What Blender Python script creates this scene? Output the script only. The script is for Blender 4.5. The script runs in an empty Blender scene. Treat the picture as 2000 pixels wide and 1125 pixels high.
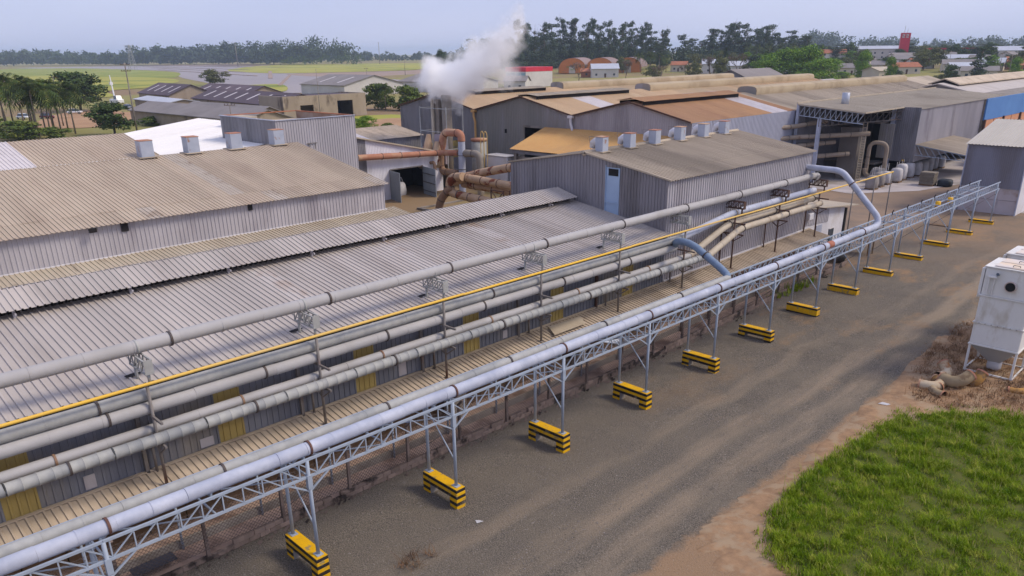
import bpy, bmesh, math, random
import numpy as np
from mathutils import Matrix, Vector
SC = bpy.context.scene
COL = SC.collection
random.seed(7)
RNG = np.random.default_rng(11)

# ------------------------------------------------------------------ camera, sky, sun, exposure
EYE = 16.1
YAW, PIT, ROL = map(math.radians, (-45.614, 21.713, -0.762))
_f = Vector((math.sin(YAW)*math.cos(PIT), math.cos(YAW)*math.cos(PIT), -math.sin(PIT)))
_r = Vector((math.cos(YAW), -math.sin(YAW), 0))
_u = _r.cross(_f)
_r2 = _r*math.cos(ROL) + _u*math.sin(ROL)
_u2 = -_r*math.sin(ROL) + _u*math.cos(ROL)
cd = bpy.data.cameras.new('camera'); cam = bpy.data.objects.new('camera', cd); COL.objects.link(cam)
cam.matrix_world = Matrix(((_r2.x, _u2.x, -_f.x, 0), (_r2.y, _u2.y, -_f.y, 0), (_r2.z, _u2.z, -_f.z, EYE), (0, 0, 0, 1)))
cd.sensor_width = 36; cd.lens = 36*1500.4/2000; cd.shift_y = (699.3-562.5)/2000
cd.clip_start = .1; cd.clip_end = 20000
SC.camera = cam

SUN_EL, SUN_AZ = math.radians(46), math.radians(48)      # azimuth measured from +Y towards +X
wd = bpy.data.worlds.new('World'); SC.world = wd; wd.use_nodes = True
nt = wd.node_tree; bgn = nt.nodes['Background']
sky = nt.nodes.new('ShaderNodeTexSky'); sky.sky_type = 'NISHITA'; sky.sun_disc = False
sky.sun_elevation = SUN_EL; sky.sun_rotation = SUN_AZ; sky.air_density = 1.0; sky.dust_density = 1.0; sky.ozone_density = 3.0
mixn = nt.nodes.new('ShaderNodeMix'); mixn.data_type = 'RGBA'; mixn.inputs['Factor'].default_value = .88
# thin even overcast: a little streaky cloud between two pale tones
tcn = nt.nodes.new('ShaderNodeTexCoord'); mpn = nt.nodes.new('ShaderNodeMapping'); mpn.inputs['Scale'].default_value = (1.2, 1.2, 5)
nzn = nt.nodes.new('ShaderNodeTexNoise'); nzn.inputs['Scale'].default_value = 2.2; nzn.inputs['Detail'].default_value = 5
crn = nt.nodes.new('ShaderNodeMix'); crn.data_type = 'RGBA'
crn.inputs['A'].default_value = (2.6, 2.87, 4.45, 1); crn.inputs['B'].default_value = (3.85, 4.0, 5.35, 1)
nt.links.new(tcn.outputs['Generated'], mpn.inputs['Vector']); nt.links.new(mpn.outputs['Vector'], nzn.inputs['Vector'])
nt.links.new(nzn.outputs['Fac'], crn.inputs['Factor'])
nt.links.new(sky.outputs['Color'], mixn.inputs['A']); nt.links.new(crn.outputs['Result'], mixn.inputs['B'])
nt.links.new(mixn.outputs['Result'], bgn.inputs['Color']); bgn.inputs['Strength'].default_value = .1
sl = bpy.data.lights.new('sun', 'SUN'); sl.energy = 1.5; sl.angle = math.radians(18); sl.color = (1, .88, .72)
so = bpy.data.objects.new('sun', sl); COL.objects.link(so)
_sd = Vector((math.sin(SUN_AZ)*math.cos(SUN_EL), math.cos(SUN_AZ)*math.cos(SUN_EL), math.sin(SUN_EL)))
so.rotation_euler = _sd.to_track_quat('Z', 'Y').to_euler(); so.location = (0, 0, 80)
SC.view_settings.view_transform = 'Standard'; SC.view_settings.look = 'None'
SC.view_settings.exposure = .88; SC.view_settings.gamma = 1; SC.view_settings.use_curve_mapping = False
SC.render.engine = 'CYCLES'
cy = SC.cycles; cy.use_denoising = True; cy.max_bounces = 40; cy.diffuse_bounces = 3; cy.glossy_bounces = 2
cy.transmission_bounces = 3; cy.volume_bounces = 40; cy.transparent_max_bounces = 6; cy.caustics_reflective = False; cy.caustics_refractive = False
cy.use_adaptive_sampling = True; cy.adaptive_threshold = .02

# ------------------------------------------------------------------ helpers
def S(r, g, b):
    def c(v):
        v /= 255.
        return v/12.92 if v <= .04045 else ((v+.055)/1.055)**2.4
    return (c(r), c(g), c(b), 1)

class MB:
    def __init__(s): s.v = []; s.f = []
    def add(s, vs, fs):
        k = len(s.v); s.v += [tuple(p) for p in vs]; s.f += [tuple(i+k for i in f) for f in fs]; return s
    def box(s, a, b):
        x0, y0, z0 = a; x1, y1, z1 = b
        return s.add([(x0,y0,z0),(x1,y0,z0),(x1,y1,z0),(x0,y1,z0),(x0,y0,z1),(x1,y0,z1),(x1,y1,z1),(x0,y1,z1)],
                     [(0,3,2,1),(4,5,6,7),(0,1,5,4),(1,2,6,5),(2,3,7,6),(3,0,4,7)])
    def cbox(s, a, b, c=.015):
        # box with chamfered edges
        bm = bmesh.new(); x0, y0, z0 = a; x1, y1, z1 = b
        vs = [bm.verts.new(p) for p in ((x0,y0,z0),(x1,y0,z0),(x1,y1,z0),(x0,y1,z0),(x0,y0,z1),(x1,y0,z1),(x1,y1,z1),(x0,y1,z1))]
        for f in ((0,3,2,1),(4,5,6,7),(0,1,5,4),(1,2,6,5),(2,3,7,6),(3,0,4,7)): bm.faces.new([vs[i] for i in f])
        bmesh.ops.bevel(bm, geom=list(bm.edges), offset=c, segments=1, affect='EDGES')
        bm.verts.index_update()
        s.add([v.co[:] for v in bm.verts], [[v.index for v in f.verts] for f in bm.faces]); bm.free(); return s
    def beam(s, a, b, w, h=None, up=(0,0,1)):
        h = w if h is None else h
        a = Vector(a); b = Vector(b); d = (b-a).normalized(); upv = Vector(up)
        if abs(d.dot(upv)) > .98: upv = Vector((1,0,0))
        x = d.cross(upv).normalized()*w/2; y = x.cross(d).normalized()*h/2
        return s.add([a-x-y, a+x-y, a+x+y, a-x+y, b-x-y, b+x-y, b+x+y, b-x+y],
                     [(3,2,1,0),(4,5,6,7),(0,1,5,4),(1,2,6,5),(2,3,7,6),(3,0,4,7)])
    def tube(s, pts, r, n=12, cap=True):
        pts = [Vector(p) for p in pts]; m = len(pts)
        rs = r if isinstance(r, (list, tuple)) else [r]*m
        t0 = (pts[1]-pts[0]).normalized(); ref = Vector((0,0,1)) if abs(t0.z) < .9 else Vector((1,0,0))
        nrm = t0.cross(ref).normalized(); k = len(s.v)
        for i, p in enumerate(pts):
            if i == 0: t = t0
            elif i == m-1: t = (pts[i]-pts[i-1]).normalized()
            else: t = ((pts[i]-pts[i-1]).normalized()+(pts[i+1]-pts[i]).normalized()).normalized()
            nrm = (nrm - t*nrm.dot(t)).normalized(); bn = t.cross(nrm)
            for j in range(n):
                a = 2*math.pi*j/n; s.v.append(tuple(p+(nrm*math.cos(a)+bn*math.sin(a))*rs[i]))
        for i in range(m-1):
            for j in range(n):
                a = k+i*n+j; b = k+i*n+(j+1) % n; s.f.append((a, b, b+n, a+n))
        if cap: s.f.append(tuple(k+j for j in range(n-1,-1,-1))); s.f.append(tuple(k+(m-1)*n+j for j in range(n)))
        return s
    def mesh(s, name, mat=None, smooth=False):
        me = bpy.data.meshes.new(name); me.from_pydata(s.v, [], s.f); me.update()
        if mat is not None: me.materials.append(mat)
        if smooth: me.polygons.foreach_set('use_smooth', [True]*len(me.polygons))
        return me

def rpath(pts, rad, k=6):
    # polyline with its inner corners rounded
    pts = [Vector(p) for p in pts]; out = [pts[0]]
    for i in range(1, len(pts)-1):
        a, b, c = pts[i-1], pts[i], pts[i+1]
        d0 = min(rad, (a-b).length*.49); d1 = min(rad, (c-b).length*.49)
        p = b+(a-b).normalized()*d0; q = b+(c-b).normalized()*d1
        for j in range(k+1):
            t = j/k; out.append(p*(1-t)**2+b*2*t*(1-t)+q*t*t)
    return out+[pts[-1]]

def np_mesh(name, V, F, mat=None, smooth=False):
    V = np.asarray(V, np.float32); F = np.asarray(F, np.int32); n = F.shape[1]
    me = bpy.data.meshes.new(name); me.vertices.add(len(V)); me.vertices.foreach_set('co', V.ravel())
    me.loops.add(F.size); me.loops.foreach_set('vertex_index', F.ravel())
    me.polygons.add(len(F)); me.polygons.foreach_set('loop_start', np.arange(len(F), dtype=np.int32)*n)
    me.update(calc_edges=True)
    if mat is not None: me.materials.append(mat)
    if smooth: me.polygons.foreach_set('use_smooth', np.ones(len(F), bool))
    return me

def smooth_shade(me, ang=35):
    me.polygons.foreach_set('use_smooth', [True]*len(me.polygons))
    try: me.set_sharp_from_angle(angle=math.radians(ang))
    except Exception: pass

WM = {}
def thing(name, label, cat, base=(0,0,0), group=None, kind=None):
    o = bpy.data.objects.new(name, None); COL.objects.link(o); o.location = base; o.empty_display_size = .3
    if label: o['label'] = label
    if cat: o['category'] = cat
    if group: o['group'] = group
    if kind: o['kind'] = kind
    WM[o.name] = Matrix.Translation(base); return o
def tag(o, label, cat, group=None, kind=None):
    o['label'] = label
    if cat: o['category'] = cat
    if group: o['group'] = group
    if kind: o['kind'] = kind
    return o
def put(name, me, parent=None, M=None, kind=None, label=None):
    # link a mesh whose coordinates (or whose matrix M) are given in world space, under an unrotated thing or part
    o = bpy.data.objects.new(name, me); COL.objects.link(o)
    M = M or Matrix.Identity(4)
    if parent is not None: o.parent = parent; o.matrix_basis = WM[parent.name].inverted() @ M
    else: o.matrix_basis = M
    WM[o.name] = M
    if kind: o['kind'] = kind
    if label: o['label'] = label
    return o
def solo(name, mb, mat, label, cat, group=None, kind=None, smooth=False, base=None):
    # a thing that is one mesh, its origin moved to the middle of its foot
    if isinstance(mb, MB): me = mb.mesh(name, mat, smooth)
    else: me = mb
    n = len(me.vertices); co = np.empty(n*3, np.float32); me.vertices.foreach_get('co', co); co = co.reshape(-1,3)
    b = np.array([(co[:,0].min()+co[:,0].max())/2, (co[:,1].min()+co[:,1].max())/2, co[:,2].min()], np.float32) if base is None else np.array(base, np.float32)
    me.vertices.foreach_set('co', (co-b).ravel()); me.update()
    o = bpy.data.objects.new(name, me); COL.objects.link(o); o.location = [float(t) for t in b]
    return tag(o, label, cat, group, kind)
def struct(name, me): 
    o = bpy.data.objects.new(name, me); COL.objects.link(o); o['kind'] = 'structure'; WM[o.name] = Matrix.Identity(4); return o

ORD = 'first second third fourth fifth sixth seventh eighth ninth tenth eleventh twelfth thirteenth fourteenth fifteenth sixteenth'.split()

def G(y):   # the gravel yard rises gently to the far end
    t = min(1, max(0, (y-26)/36)); return .5*t*t*(3-2*t)

# ------------------------------------------------------------------ materials
MATS = {}
def mat(name, c1, c2=None, scale=1.0, rough=.7, metal=0., c3=None, scale3=.15, f3=(.5,.62), rnd=0., bump=0., bscale=20., stretch=(1,1,1), detail=4, contrast=(.3,.7), spec=.3, emit=None):
    if name in MATS: return MATS[name]
    m = bpy.data.materials.new(name); m.use_nodes = True; n = m.node_tree.nodes; L = m.node_tree.links
    p = n['Principled BSDF']; p.inputs['Roughness'].default_value = rough; p.inputs['Metallic'].default_value = metal
    p.inputs['Specular IOR Level'].default_value = spec
    geo = n.new('ShaderNodeNewGeometry'); mp = n.new('ShaderNodeMapping'); mp.inputs['Scale'].default_value = stretch
    L.new(geo.outputs['Position'], mp.inputs['Vector'])
    def noise(sc, det=detail):
        t = n.new('ShaderNodeTexNoise'); t.inputs['Scale'].default_value = sc; t.inputs['Detail'].default_value = det; t.inputs['Roughness'].default_value = .6
        L.new(mp.outputs['Vector'], t.inputs['Vector']); return t.outputs['Fac']
    def ramp(fac, lo, hi):
        r = n.new('ShaderNodeMapRange'); r.inputs['From Min'].default_value = lo; r.inputs['From Max'].default_value = hi; L.new(fac, r.inputs['Value']); return r.outputs['Result']
    def mixc(fac, a, b, blend='MIX'):
        x = n.new('ShaderNodeMix'); x.data_type = 'RGBA'; x.blend_type = blend
        if isinstance(fac, float): x.inputs['Factor'].default_value = fac
        else: L.new(fac, x.inputs['Factor'])
        for k, v in (('A', a), ('B', b)):
            if isinstance(v, tuple): x.inputs[k].default_value = v
            else: L.new(v, x.inputs[k])
        return x.outputs['Result']
    col = c1
    if c2 is not None: col = mixc(ramp(noise(scale), *contrast), c1, c2)
    if c3 is not None: col = mixc(ramp(noise(scale3, 6), *f3), col, c3)
    if rnd:
        oi = n.new('ShaderNodeObjectInfo'); r = n.new('ShaderNodeMapRange'); r.inputs['To Min'].default_value = 1-rnd; r.inputs['To Max'].default_value = 1+rnd
        L.new(oi.outputs['Random'], r.inputs['Value']); cmb = n.new('ShaderNodeCombineColor')
        for k in ('Red','Green','Blue'): L.new(r.outputs['Result'], cmb.inputs[k])
        col = mixc(1.0, col, cmb.outputs['Color'], 'MULTIPLY')
    if isinstance(col, tuple): p.inputs['Base Color'].default_value = col
    else: L.new(col, p.inputs['Base Color'])
    if bump:
        b = n.new('ShaderNodeBump'); b.inputs['Strength'].default_value = bump; b.inputs['Distance'].default_value = .02
        L.new(noise(bscale), b.inputs['Height']); L.new(b.outputs['Normal'], p.inputs['Normal'])
    if emit: p.inputs['Emission Color'].default_value = emit[0]; p.inputs['Emission Strength'].default_value = emit[1]
    MATS[name] = m; return m

M_S1ROOF = mat('grey_roof_steel', S(172,164,158), S(182,173,166), .9, .7, c3=S(160,150,142), scale3=.55, f3=(.5,.75), rnd=.07, stretch=(.25,1,1))
M_S2ROOF = mat('dusty_roof_steel', S(186,170,150), S(174,157,138), .7, .75, c3=S(164,146,128), scale3=.4, f3=(.52,.75), rnd=.07, stretch=(.25,1,1))
M_CREAM = mat('cream_dusty_roof', S(188,176,156), S(172,158,138), .8, .7, c3=S(120,108,96), scale3=.9, f3=(.6,.75), rnd=.06, stretch=(.3,1,1))
M_CANOPY = mat('brown_dusty_roof', S(190,174,154), S(174,158,138), .9, .85, c3=S(146,132,116), scale3=.8, f3=(.52,.7), rnd=.10, stretch=(.4,1,1))
M_WROOF = mat('tan_warehouse_roof', S(200,174,140), S(188,160,128), .25, .8, c3=S(176,158,132), scale3=.06, rnd=.07, stretch=(.2,1,1))
M_W3ROOF = mat('rust_warehouse_roof', S(186,148,112), S(170,132,102), .3, .8, c3=S(190,150,110), scale3=.08, rnd=.04, stretch=(.3,1,1))
M_ORANGE = mat('ochre_dust_roof', S(204,162,104), S(194,150,96), .3, .85, c3=S(190,150,100), scale3=.2, rnd=.03)
M_FROOF = mat('taupe_roof_steel', S(182,168,148), S(170,156,138), .6, .8, c3=S(150,138,122), scale3=.2, rnd=.03, stretch=(.2,1,1))
M_HROOF = mat('hangar_roof_steel', S(184,172,152), S(174,162,144), .3, .8, c3=S(162,150,132), scale3=.1, rnd=.02)
M_SKY = mat('translucent_white_sheet', S(218,210,208), S(204,196,194), .8, .5, rnd=.04)
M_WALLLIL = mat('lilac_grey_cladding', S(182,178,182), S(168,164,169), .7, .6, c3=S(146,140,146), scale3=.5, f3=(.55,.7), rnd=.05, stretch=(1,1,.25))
M_WALLDARK = mat('dark_and_shaded_cladding', S(124,122,128), S(134,132,136), .7, .55, c3=S(110,108,112), scale3=.5, rnd=.06, stretch=(1,1,.2))  # dark grey walls; also paints the shade on faces turned from the sun
M_WALLW = mat('dusty_olive_cladding', S(138,134,130), S(126,124,120), .5, .7, c3=S(150,148,154), scale3=.2, rnd=.04, stretch=(1,1,.2))
M_WALLWHITE = mat('white_cladding', S(232,230,236), S(220,218,224), .6, .55, c3=S(180,174,172), scale3=.5, f3=(.6,.75), rnd=.04, stretch=(1,1,.3))
M_S1WALL = mat('blue_grey_cladding', S(108,112,124), S(122,124,132), .8, .6, c3=S(136,132,128), scale3=.4, rnd=.10, stretch=(1,1,.2))
M_YELLOWFRP = mat('yellowed_translucent_sheet', S(178,158,96), S(160,140,84), 1.2, .6, rnd=.05, stretch=(1,1,.3))
M_BLUEDOOR = mat('pale_blue_panel', S(162,182,206), S(152,172,198), .8, .5)
M_GALV = mat('galvanised_pipe', S(152,152,150), S(172,172,168), 3.0, .65, .0, c3=S(142,144,145), scale3=.5, rnd=.05, detail=8)
M_PINKP = mat('pinkish_duct_steel', S(164,162,162), S(174,171,170), 2.0, .7, .0, c3=S(156,153,151), scale3=.5, f3=(.5,.7), rnd=.03)
M_BLUEP = mat('pale_blue_duct', S(164,170,186), S(186,190,204), 2.2, .6, .0, c3=S(156,162,180), scale3=.4, rnd=.05, detail=8)
M_STEELBLUE = mat('slate_blue_duct', S(106,124,148), S(120,138,160), 2.2, .6, .0)
M_TRUSS = mat('galvanised_truss_steel', S(162,174,190), S(150,160,174), 2.0, .6, .0)
M_POST = mat('painted_grey_post', S(132,126,122), S(110,104,100), 2.0, .6, c3=S(106,76,62), scale3=.8, f3=(.55,.7))
M_RUSTPOST = mat('rusty_brown_post', S(96,72,62), S(78,58,52), 2.0, .8)
M_RING = mat('dark_clamp_ring', S(72,68,70), S(86,74,68), 3.0, .6)
M_RUSTRING = mat('rusty_flange', S(104,74,64), S(84,60,54), 4.0, .8)
M_YPIPE = mat('yellow_gas_pipe', S(232,186,58), S(224,178,64), .5, .55, c3=S(208,178,116), scale3=.06, f3=(.45,.65))
M_YEL = mat('yellow_footing_paint', S(228,176,12), S(214,162,14), 2.5, .55, c3=S(150,132,90), scale3=3.5, f3=(.56,.66))
M_BLK = mat('black_footing_paint', S(36,32,32), S(50,45,42), 3.0, .7, c3=S(104,96,84), scale3=3.5, f3=(.57,.67))
M_CONC = mat('plain_concrete', S(150,142,134), S(132,124,116), 1.5, .9, c3=S(112,104,98), scale3=.6, bump=.3)
M_CONCLIGHT = mat('pale_dusty_concrete', S(168,160,158), S(152,144,140), .5, .9, c3=S(138,128,118), scale3=.12)
M_YARD = mat('yard_concrete', S(150,138,122), S(134,122,108), .4, .9, c3=S(112,100,86), scale3=.15, f3=(.5,.6), bump=.2)
M_BLOCK = mat('weathered_block', S(148,128,116), S(124,108,98), 2.0, .95, c3=S(62,54,50), scale3=1.1, f3=(.5,.6), rnd=.18, bump=.5)
M_FPOST = mat('concrete_fence_post', S(140,122,112), S(112,98,90), 2.5, .9, c3=S(74,62,58), scale3=1.2, f3=(.5,.62))
M_WIRE = mat('fence_wire', S(92,80,74), None, rough=.7)
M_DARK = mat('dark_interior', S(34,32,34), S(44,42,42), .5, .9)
M_RUSTP = mat('rusted_cream_pipe', S(186,158,128), S(170,140,112), 1.0, .75, c3=S(122,66,44), scale3=.9, f3=(.54,.6))
M_BROWNP = mat('brown_dusty_duct', S(152,124,100), S(134,106,86), 1.0, .8, c3=S(116,80,60), scale3=.8, f3=(.55,.65))
M_ORANGEP = mat('orange_rusty_duct', S(176,126,102), S(160,108,84), .8, .75, c3=S(188,160,130), scale3=.25, f3=(.5,.62))
M_SILO = mat('off_white_silo_paint', S(224,222,218), S(212,210,206), .8, .6, c3=S(182,172,156), scale3=1.2, f3=(.56,.74), stretch=(1,1,.4))
M_WHITE = mat('white_paint', S(216,214,218), S(204,202,206), .6, .7, c3=S(190,182,174), scale3=.4, f3=(.55,.75))
M_WOOD = mat('weathered_board', S(128,104,80), S(110,88,66), 3.0, .9, rnd=.15)
M_TILE = mat('terracotta_roof', S(170,112,84), S(150,94,70), .6, .9, rnd=.1)
M_BAG = mat('woven_bulk_bag', S(198,196,198), S(176,172,172), 1.5, .8, rnd=.1)
M_GLASS = mat('window_glass', S(60,70,82), None, rough=.15, spec=.6)
M_RED = mat('red_panel', S(206,52,72), S(192,44,64), .3, .5)
M_RUBBER = mat('black_rubber', S(30,30,32), None, rough=.8)

# ------------------------------------------------------------------ corrugated sheets
CACHE = {}
def ribline(w, pitch, h, a=0.):
    n = max(1, int(round(w/pitch))); p = w/n; pts = []
    for i in range(n): pts += [(i*p, 0), (i*p+p*.66, 0), (i*p+p*.70, h), (i*p+p*.94, h)]
    pts.append((w, 0)); return pts
def corr(w, l, pitch, h, m, wave=False):
    key = (round(w,3), round(l,3), pitch, h, m.name)
    if key not in CACHE:
        pr = ribline(w, pitch, h); n = len(pr)
        V = [(x, 0, z) for x, z in pr]+[(x, l, z) for x, z in pr]
        V += [(x, 0, z-.012) for x, z in pr]+[(x, l, z-.012) for x, z in pr]
        F = []
        for i in range(n-1): F += [(i, i+1, n+i+1, n+i), (2*n+i+1, 2*n+i, 3*n+i, 3*n+i+1), (i+1, i, 2*n+i, 2*n+i+1), (n+i, n+i+1, 3*n+i+1, 3*n+i)]
        F += [(0, n, 3*n, 2*n), (2*n-1, n-1, 3*n-1, 4*n-1)]
        me = bpy.data.meshes.new('sheet'); me.from_pydata(V, [], F); me.materials.append(m); me.update(); CACHE[key] = me
    return CACHE[key]
def frame(o, U, V):
    U = Vector(U).normalized(); V = Vector(V).normalized(); N = U.cross(V)
    return Matrix(((U.x, V.x, N.x, o[0]), (U.y, V.y, N.y, o[1]), (U.z, V.z, N.z, o[2]), (0,0,0,1)))
PATCH = {'grey_roof_steel': mat('newer_grey_sheet', S(188,180,174), S(180,172,166), .8, .6, c3=S(168,152,140), scale3=.6), 'dusty_roof_steel': mat('paler_dusty_sheet', S(188,176,162), S(176,164,150), .8, .7, c3=S(150,132,114), scale3=.5), 'tan_warehouse_roof': mat('paler_tan_sheet', S(210,186,152), S(196,172,140), .4, .8)}
def roof(parent, o, U, V, width, rows, m, w=1.0, pitch=.25, h=.04, name='roof_sheet', special=None, jit=.006):
    # a field of sheets: o = eave corner, U along the eave, V up the slope; rows = lengths of the courses from the eave up
    U = Vector(U).normalized(); V = Vector(V).normalized(); N = U.cross(V); n = max(1, int(round(width/w))); ws = width/n
    out = []
    for i in range(n):
        v0 = 0
        for k, l in enumerate(rows):
            mm = special(i, k) if special else None
            if mm is None and name == 'roof_sheet' and random.random() < (.05 if m.name == 'dusty_roof_steel' else .025): mm = PATCH.get(m.name)
            off = .010*((i+k) % 2)+random.uniform(0, jit) - .02*k*0
            P = Vector(o)+U*(i*ws)+V*(v0-(.12 if k else 0))+N*(off+.02*k)
            out.append(put(name, corr(ws+.02, l+(.12 if k else 0), pitch, h, mm or m), parent, frame(P, U, V)))
            v0 += l
    return out
def clad(parent, o, U, length, z0, top, m, w=1.0, pitch=.25, h=.035, name='wall_sheet', holes=(), special=None, zf=None):
    # upright sheets along U; z0 number or function, top = height as a function of the distance along; holes = (s0, s1, za, zb)
    U = Vector(U).normalized(); V = Vector((0,0,1)); N = U.cross(V)
    tf = top if callable(top) else (lambda s: top); bf = z0 if callable(z0) else (lambda s: z0)
    cuts = sorted(set([0, length]+[c for hh in holes for c in hh[:2]]))
    segs = []
    for a, b in zip(cuts, cuts[1:]):
        n = max(1, int(round((b-a)/w))); segs += [(a+(b-a)*i/n, a+(b-a)*(i+1)/n) for i in range(n)]
    for i, (a, b) in enumerate(segs):
        spans = [(None, None)]
        for s0, s1, za, zb in holes:
            if a >= s0-1e-4 and b <= s1+1e-4: spans = ([(None, za)] if za > bf(a)+.05 else [])+[(zb, None)]
        for lo, hi in spans:
            pr = ribline(b-a+.015, pitch, h); n = len(pr); off = .008*(i % 2)
            Vv = []; F = []
            for x, d in pr:
                s = min(length, a+x); P = Vector(o)+U*(a+x)+N*(d+off)
                Vv.append((P.x, P.y, bf(s) if lo is None else lo)); Vv.append((P.x, P.y, tf(s) if hi is None else hi))
            for k in range(n-1): F.append((2*k, 2*k+2, 2*k+3, 2*k+1))
            me = bpy.data.meshes.new(name); me.from_pydata(Vv, [], F); me.materials.append((special(a, b) if special else None) or m); me.update()
            put(name, me, parent)
def plain(name, parent, quads, m, kind=None):
    mb = MB()
    for q in quads: mb.add(q, [tuple(range(len(q)))])
    return put(name, mb.mesh(name, m), parent, kind=kind)

# ------------------------------------------------------------------ ground
def grid_sheet(name, xs, ys, zf, m):
    X, Y = np.meshgrid(xs, ys); Z = np.vectorize(zf)(X, Y)
    V = np.stack([X.ravel(), Y.ravel(), Z.ravel()], 1); nx = len(xs); ny = len(ys)
    i = np.arange(nx-1)[None,:]+nx*np.arange(ny-1)[:,None]; i = i.ravel()
    return np_mesh(name, V, np.stack([i, i+1, i+1+nx, i+nx], 1), m, True)
M_LAND = mat('dry_grass_land', S(122,122,62), S(150,138,84), .02, .95, c3=S(134,112,84), scale3=.012, f3=(.48,.6), detail=8)
xs = [-9000,-6000,-4000,-2500,-1600,-1000,-600,-400,-250,-150,-100,-70,-45,-30,-23,-15,-5,10,40,120,400,1500,4000]
ys = [-2500,-800,-300,-100,-40,-10,5,15]+list(range(22,66,4))+[72,85,100,130,200,350,600,1000,1800,3000,5000,9000]
struct('ground', grid_sheet('ground', xs, ys, lambda x, y: G(y)-.05 if -120 < x < 130 and y < 350 else -.05+.5*(y > 350)*0, M_LAND))

# gravel yard: dark grit, paler wheel tracks and tan dust along the drive
def gravel_material():
    m = bpy.data.materials.new('compacted_gravel'); m.use_nodes = True; n = m.node_tree.nodes; L = m.node_tree.links; p = n['Principled BSDF']
    p.inputs['Roughness'].default_value = .95; p.inputs['Specular IOR Level'].default_value = .15
    geo = n.new('ShaderNodeNewGeometry')
    def nz(sc, det=5, st=(1,1,1)):
        mp = n.new('ShaderNodeMapping'); mp.inputs['Scale'].default_value = st; L.new(geo.outputs['Position'], mp.inputs['Vector'])
        t = n.new('ShaderNodeTexNoise'); t.inputs['Scale'].default_value = sc; t.inputs['Detail'].default_value = det; t.inputs['Roughness'].default_value = .7; L.new(mp.outputs['Vector'], t.inputs['Vector']); return t.outputs['Fac']
    def mr(v, a, b, c=0., d=1.):
        r = n.new('ShaderNodeMapRange'); r.inputs['From Min'].default_value = a; r.inputs['From Max'].default_value = b; r.inputs['To Min'].default_value = c; r.inputs['To Max'].default_value = d; L.new(v, r.inputs['Value']); return r.outputs['Result']
    def mx(f, a, b):
        x = n.new('ShaderNodeMix'); x.data_type = 'RGBA'; L.new(f, x.inputs['Factor'])
        for k, v in (('A', a), ('B', b)):
            if isinstance(v, tuple): x.inputs[k].default_value = v
            else: L.new(v, x.inputs[k])
        return x.outputs['Result']
    def ma(op, a, b):
        x = n.new('ShaderNodeMath'); x.operation = op
        for k, v in enumerate((a, b)):
            if isinstance(v, (int, float)): x.inputs[k].default_value = v
            else: L.new(v, x.inputs[k])
        return x.outputs['Value']
    sep = n.new('ShaderNodeSeparateXYZ'); L.new(geo.outputs['Position'], sep.inputs['Vector'])
    base = mx(mr(nz(21., 4), .38, .62), S(74,69,63), S(132,123,111))
    base = mx(ma('MULTIPLY', mr(nz(.35), .42, .66), .55), base, S(122,112,98))
    base = mx(ma('MULTIPLY', mr(nz(.16, 7), .54, .66), .5), base, S(74,68,60))
    # the wheel lanes run along the rack and drift to the right at the far end
    lane = ma('ADD', sep.outputs['X'], ma('MULTIPLY', nz(.09, 2), 3.2))
    lane = ma('ADD', lane, ma('MULTIPLY', sep.outputs['Y'], -.03))
    def band(c, w): return mr(ma('ABSOLUTE', ma('SUBTRACT', lane, c), 0), w, w*.45)
    trk = ma('MAXIMUM', band(-14.2, .75), ma('MAXIMUM', band(-12.4, .7), ma('MULTIPLY', band(-16.6, .55), .6)))
    trk = ma('MULTIPLY', trk, mr(nz(.6, 5, (1,.18,1)), .35, .6))
    base = mx(ma('MULTIPLY', trk, .55), base, S(160,142,120))
    tan = ma('MULTIPLY', mr(nz(.22, 6, (1,.5,1)), .53, .66), mr(sep.outputs['Y'], 24, 50))
    base = mx(ma('MULTIPLY', tan, .8), base, S(158,126,92))
    far = mr(sep.outputs['Y'], 58, 84); base = mx(ma('MULTIPLY', far, mr(nz(.12), .3, .55)), base, S(142,120,98))
    edge = ma('ADD', mr(sep.outputs['X'], -13.0, -11.5, -.6, .6), nz(.9, 7)); base = mx(mr(edge, .5, .8), base, S(150,124,98))
    spk = mr(nz(22., 2), .66, .72); base = mx(spk, base, S(176,168,160))
    spd = mr(nz(19., 2), .36, .28); base = mx(spd, base, S(52,48,46))
    L.new(base, p.inputs['Base Color'])
    b = n.new('ShaderNodeBump'); b.inputs['Strength'].default_value = 1.0; b.inputs['Distance'].default_value = .06; L.new(nz(14., 6), b.inputs['Height']); L.new(b.outputs['Normal'], p.inputs['Normal'])
    return m
M_GRAVEL = gravel_material()
struct('gravel_yard', grid_sheet('gravel_yard', [-24.4,-23,-21,-19,-17,-15,-13,-11,-9,-5,5,20,60], [-15,0,10,20]+list(range(26,66,3))+[70,80,90], lambda x, y: G(y)+.012*math.sin(x*1.7+y*.6)+(.10*math.exp(-((x+13.2)/.8)**2)-.04*math.exp(-((x+14.3)/.5)**2))*.4, M_GRAVEL))
M_FARYARD = mat('tan_compacted_yard', S(146,124,104), S(128,110,94), .25, .95, c3=S(108,98,90), scale3=.1, f3=(.5,.62), bump=.5, bscale=8)
struct('far_yard', grid_sheet('far_yard', [-60,-45,-36,-30,-24.4], [57,60,64,70,85,100,130], lambda x, y: .5 if y > 62 else G(y)+.02, M_FARYARD))
struct('pale_apron', MB().add([(-46,92,.53),(-36,90,.53),(-31,97,.53),(-27.5,112,.53),(-27,160,.53),(-46,160,.53)], [(0,1,2,3,4,5)]).mesh('pale_apron', mat('dust_white_apron', S(186,178,178), S(166,158,156), .3, .9, c3=S(146,138,132), scale3=.15)))
struct('side_yard', MB().add([(-24.4,90,.52),(30,90,.52),(30,140,.52),(-27,140,.52),(-27.5,112,.52)], [(0,1,2,3,4)]).mesh('side_yard', M_CONCLIGHT))
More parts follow.
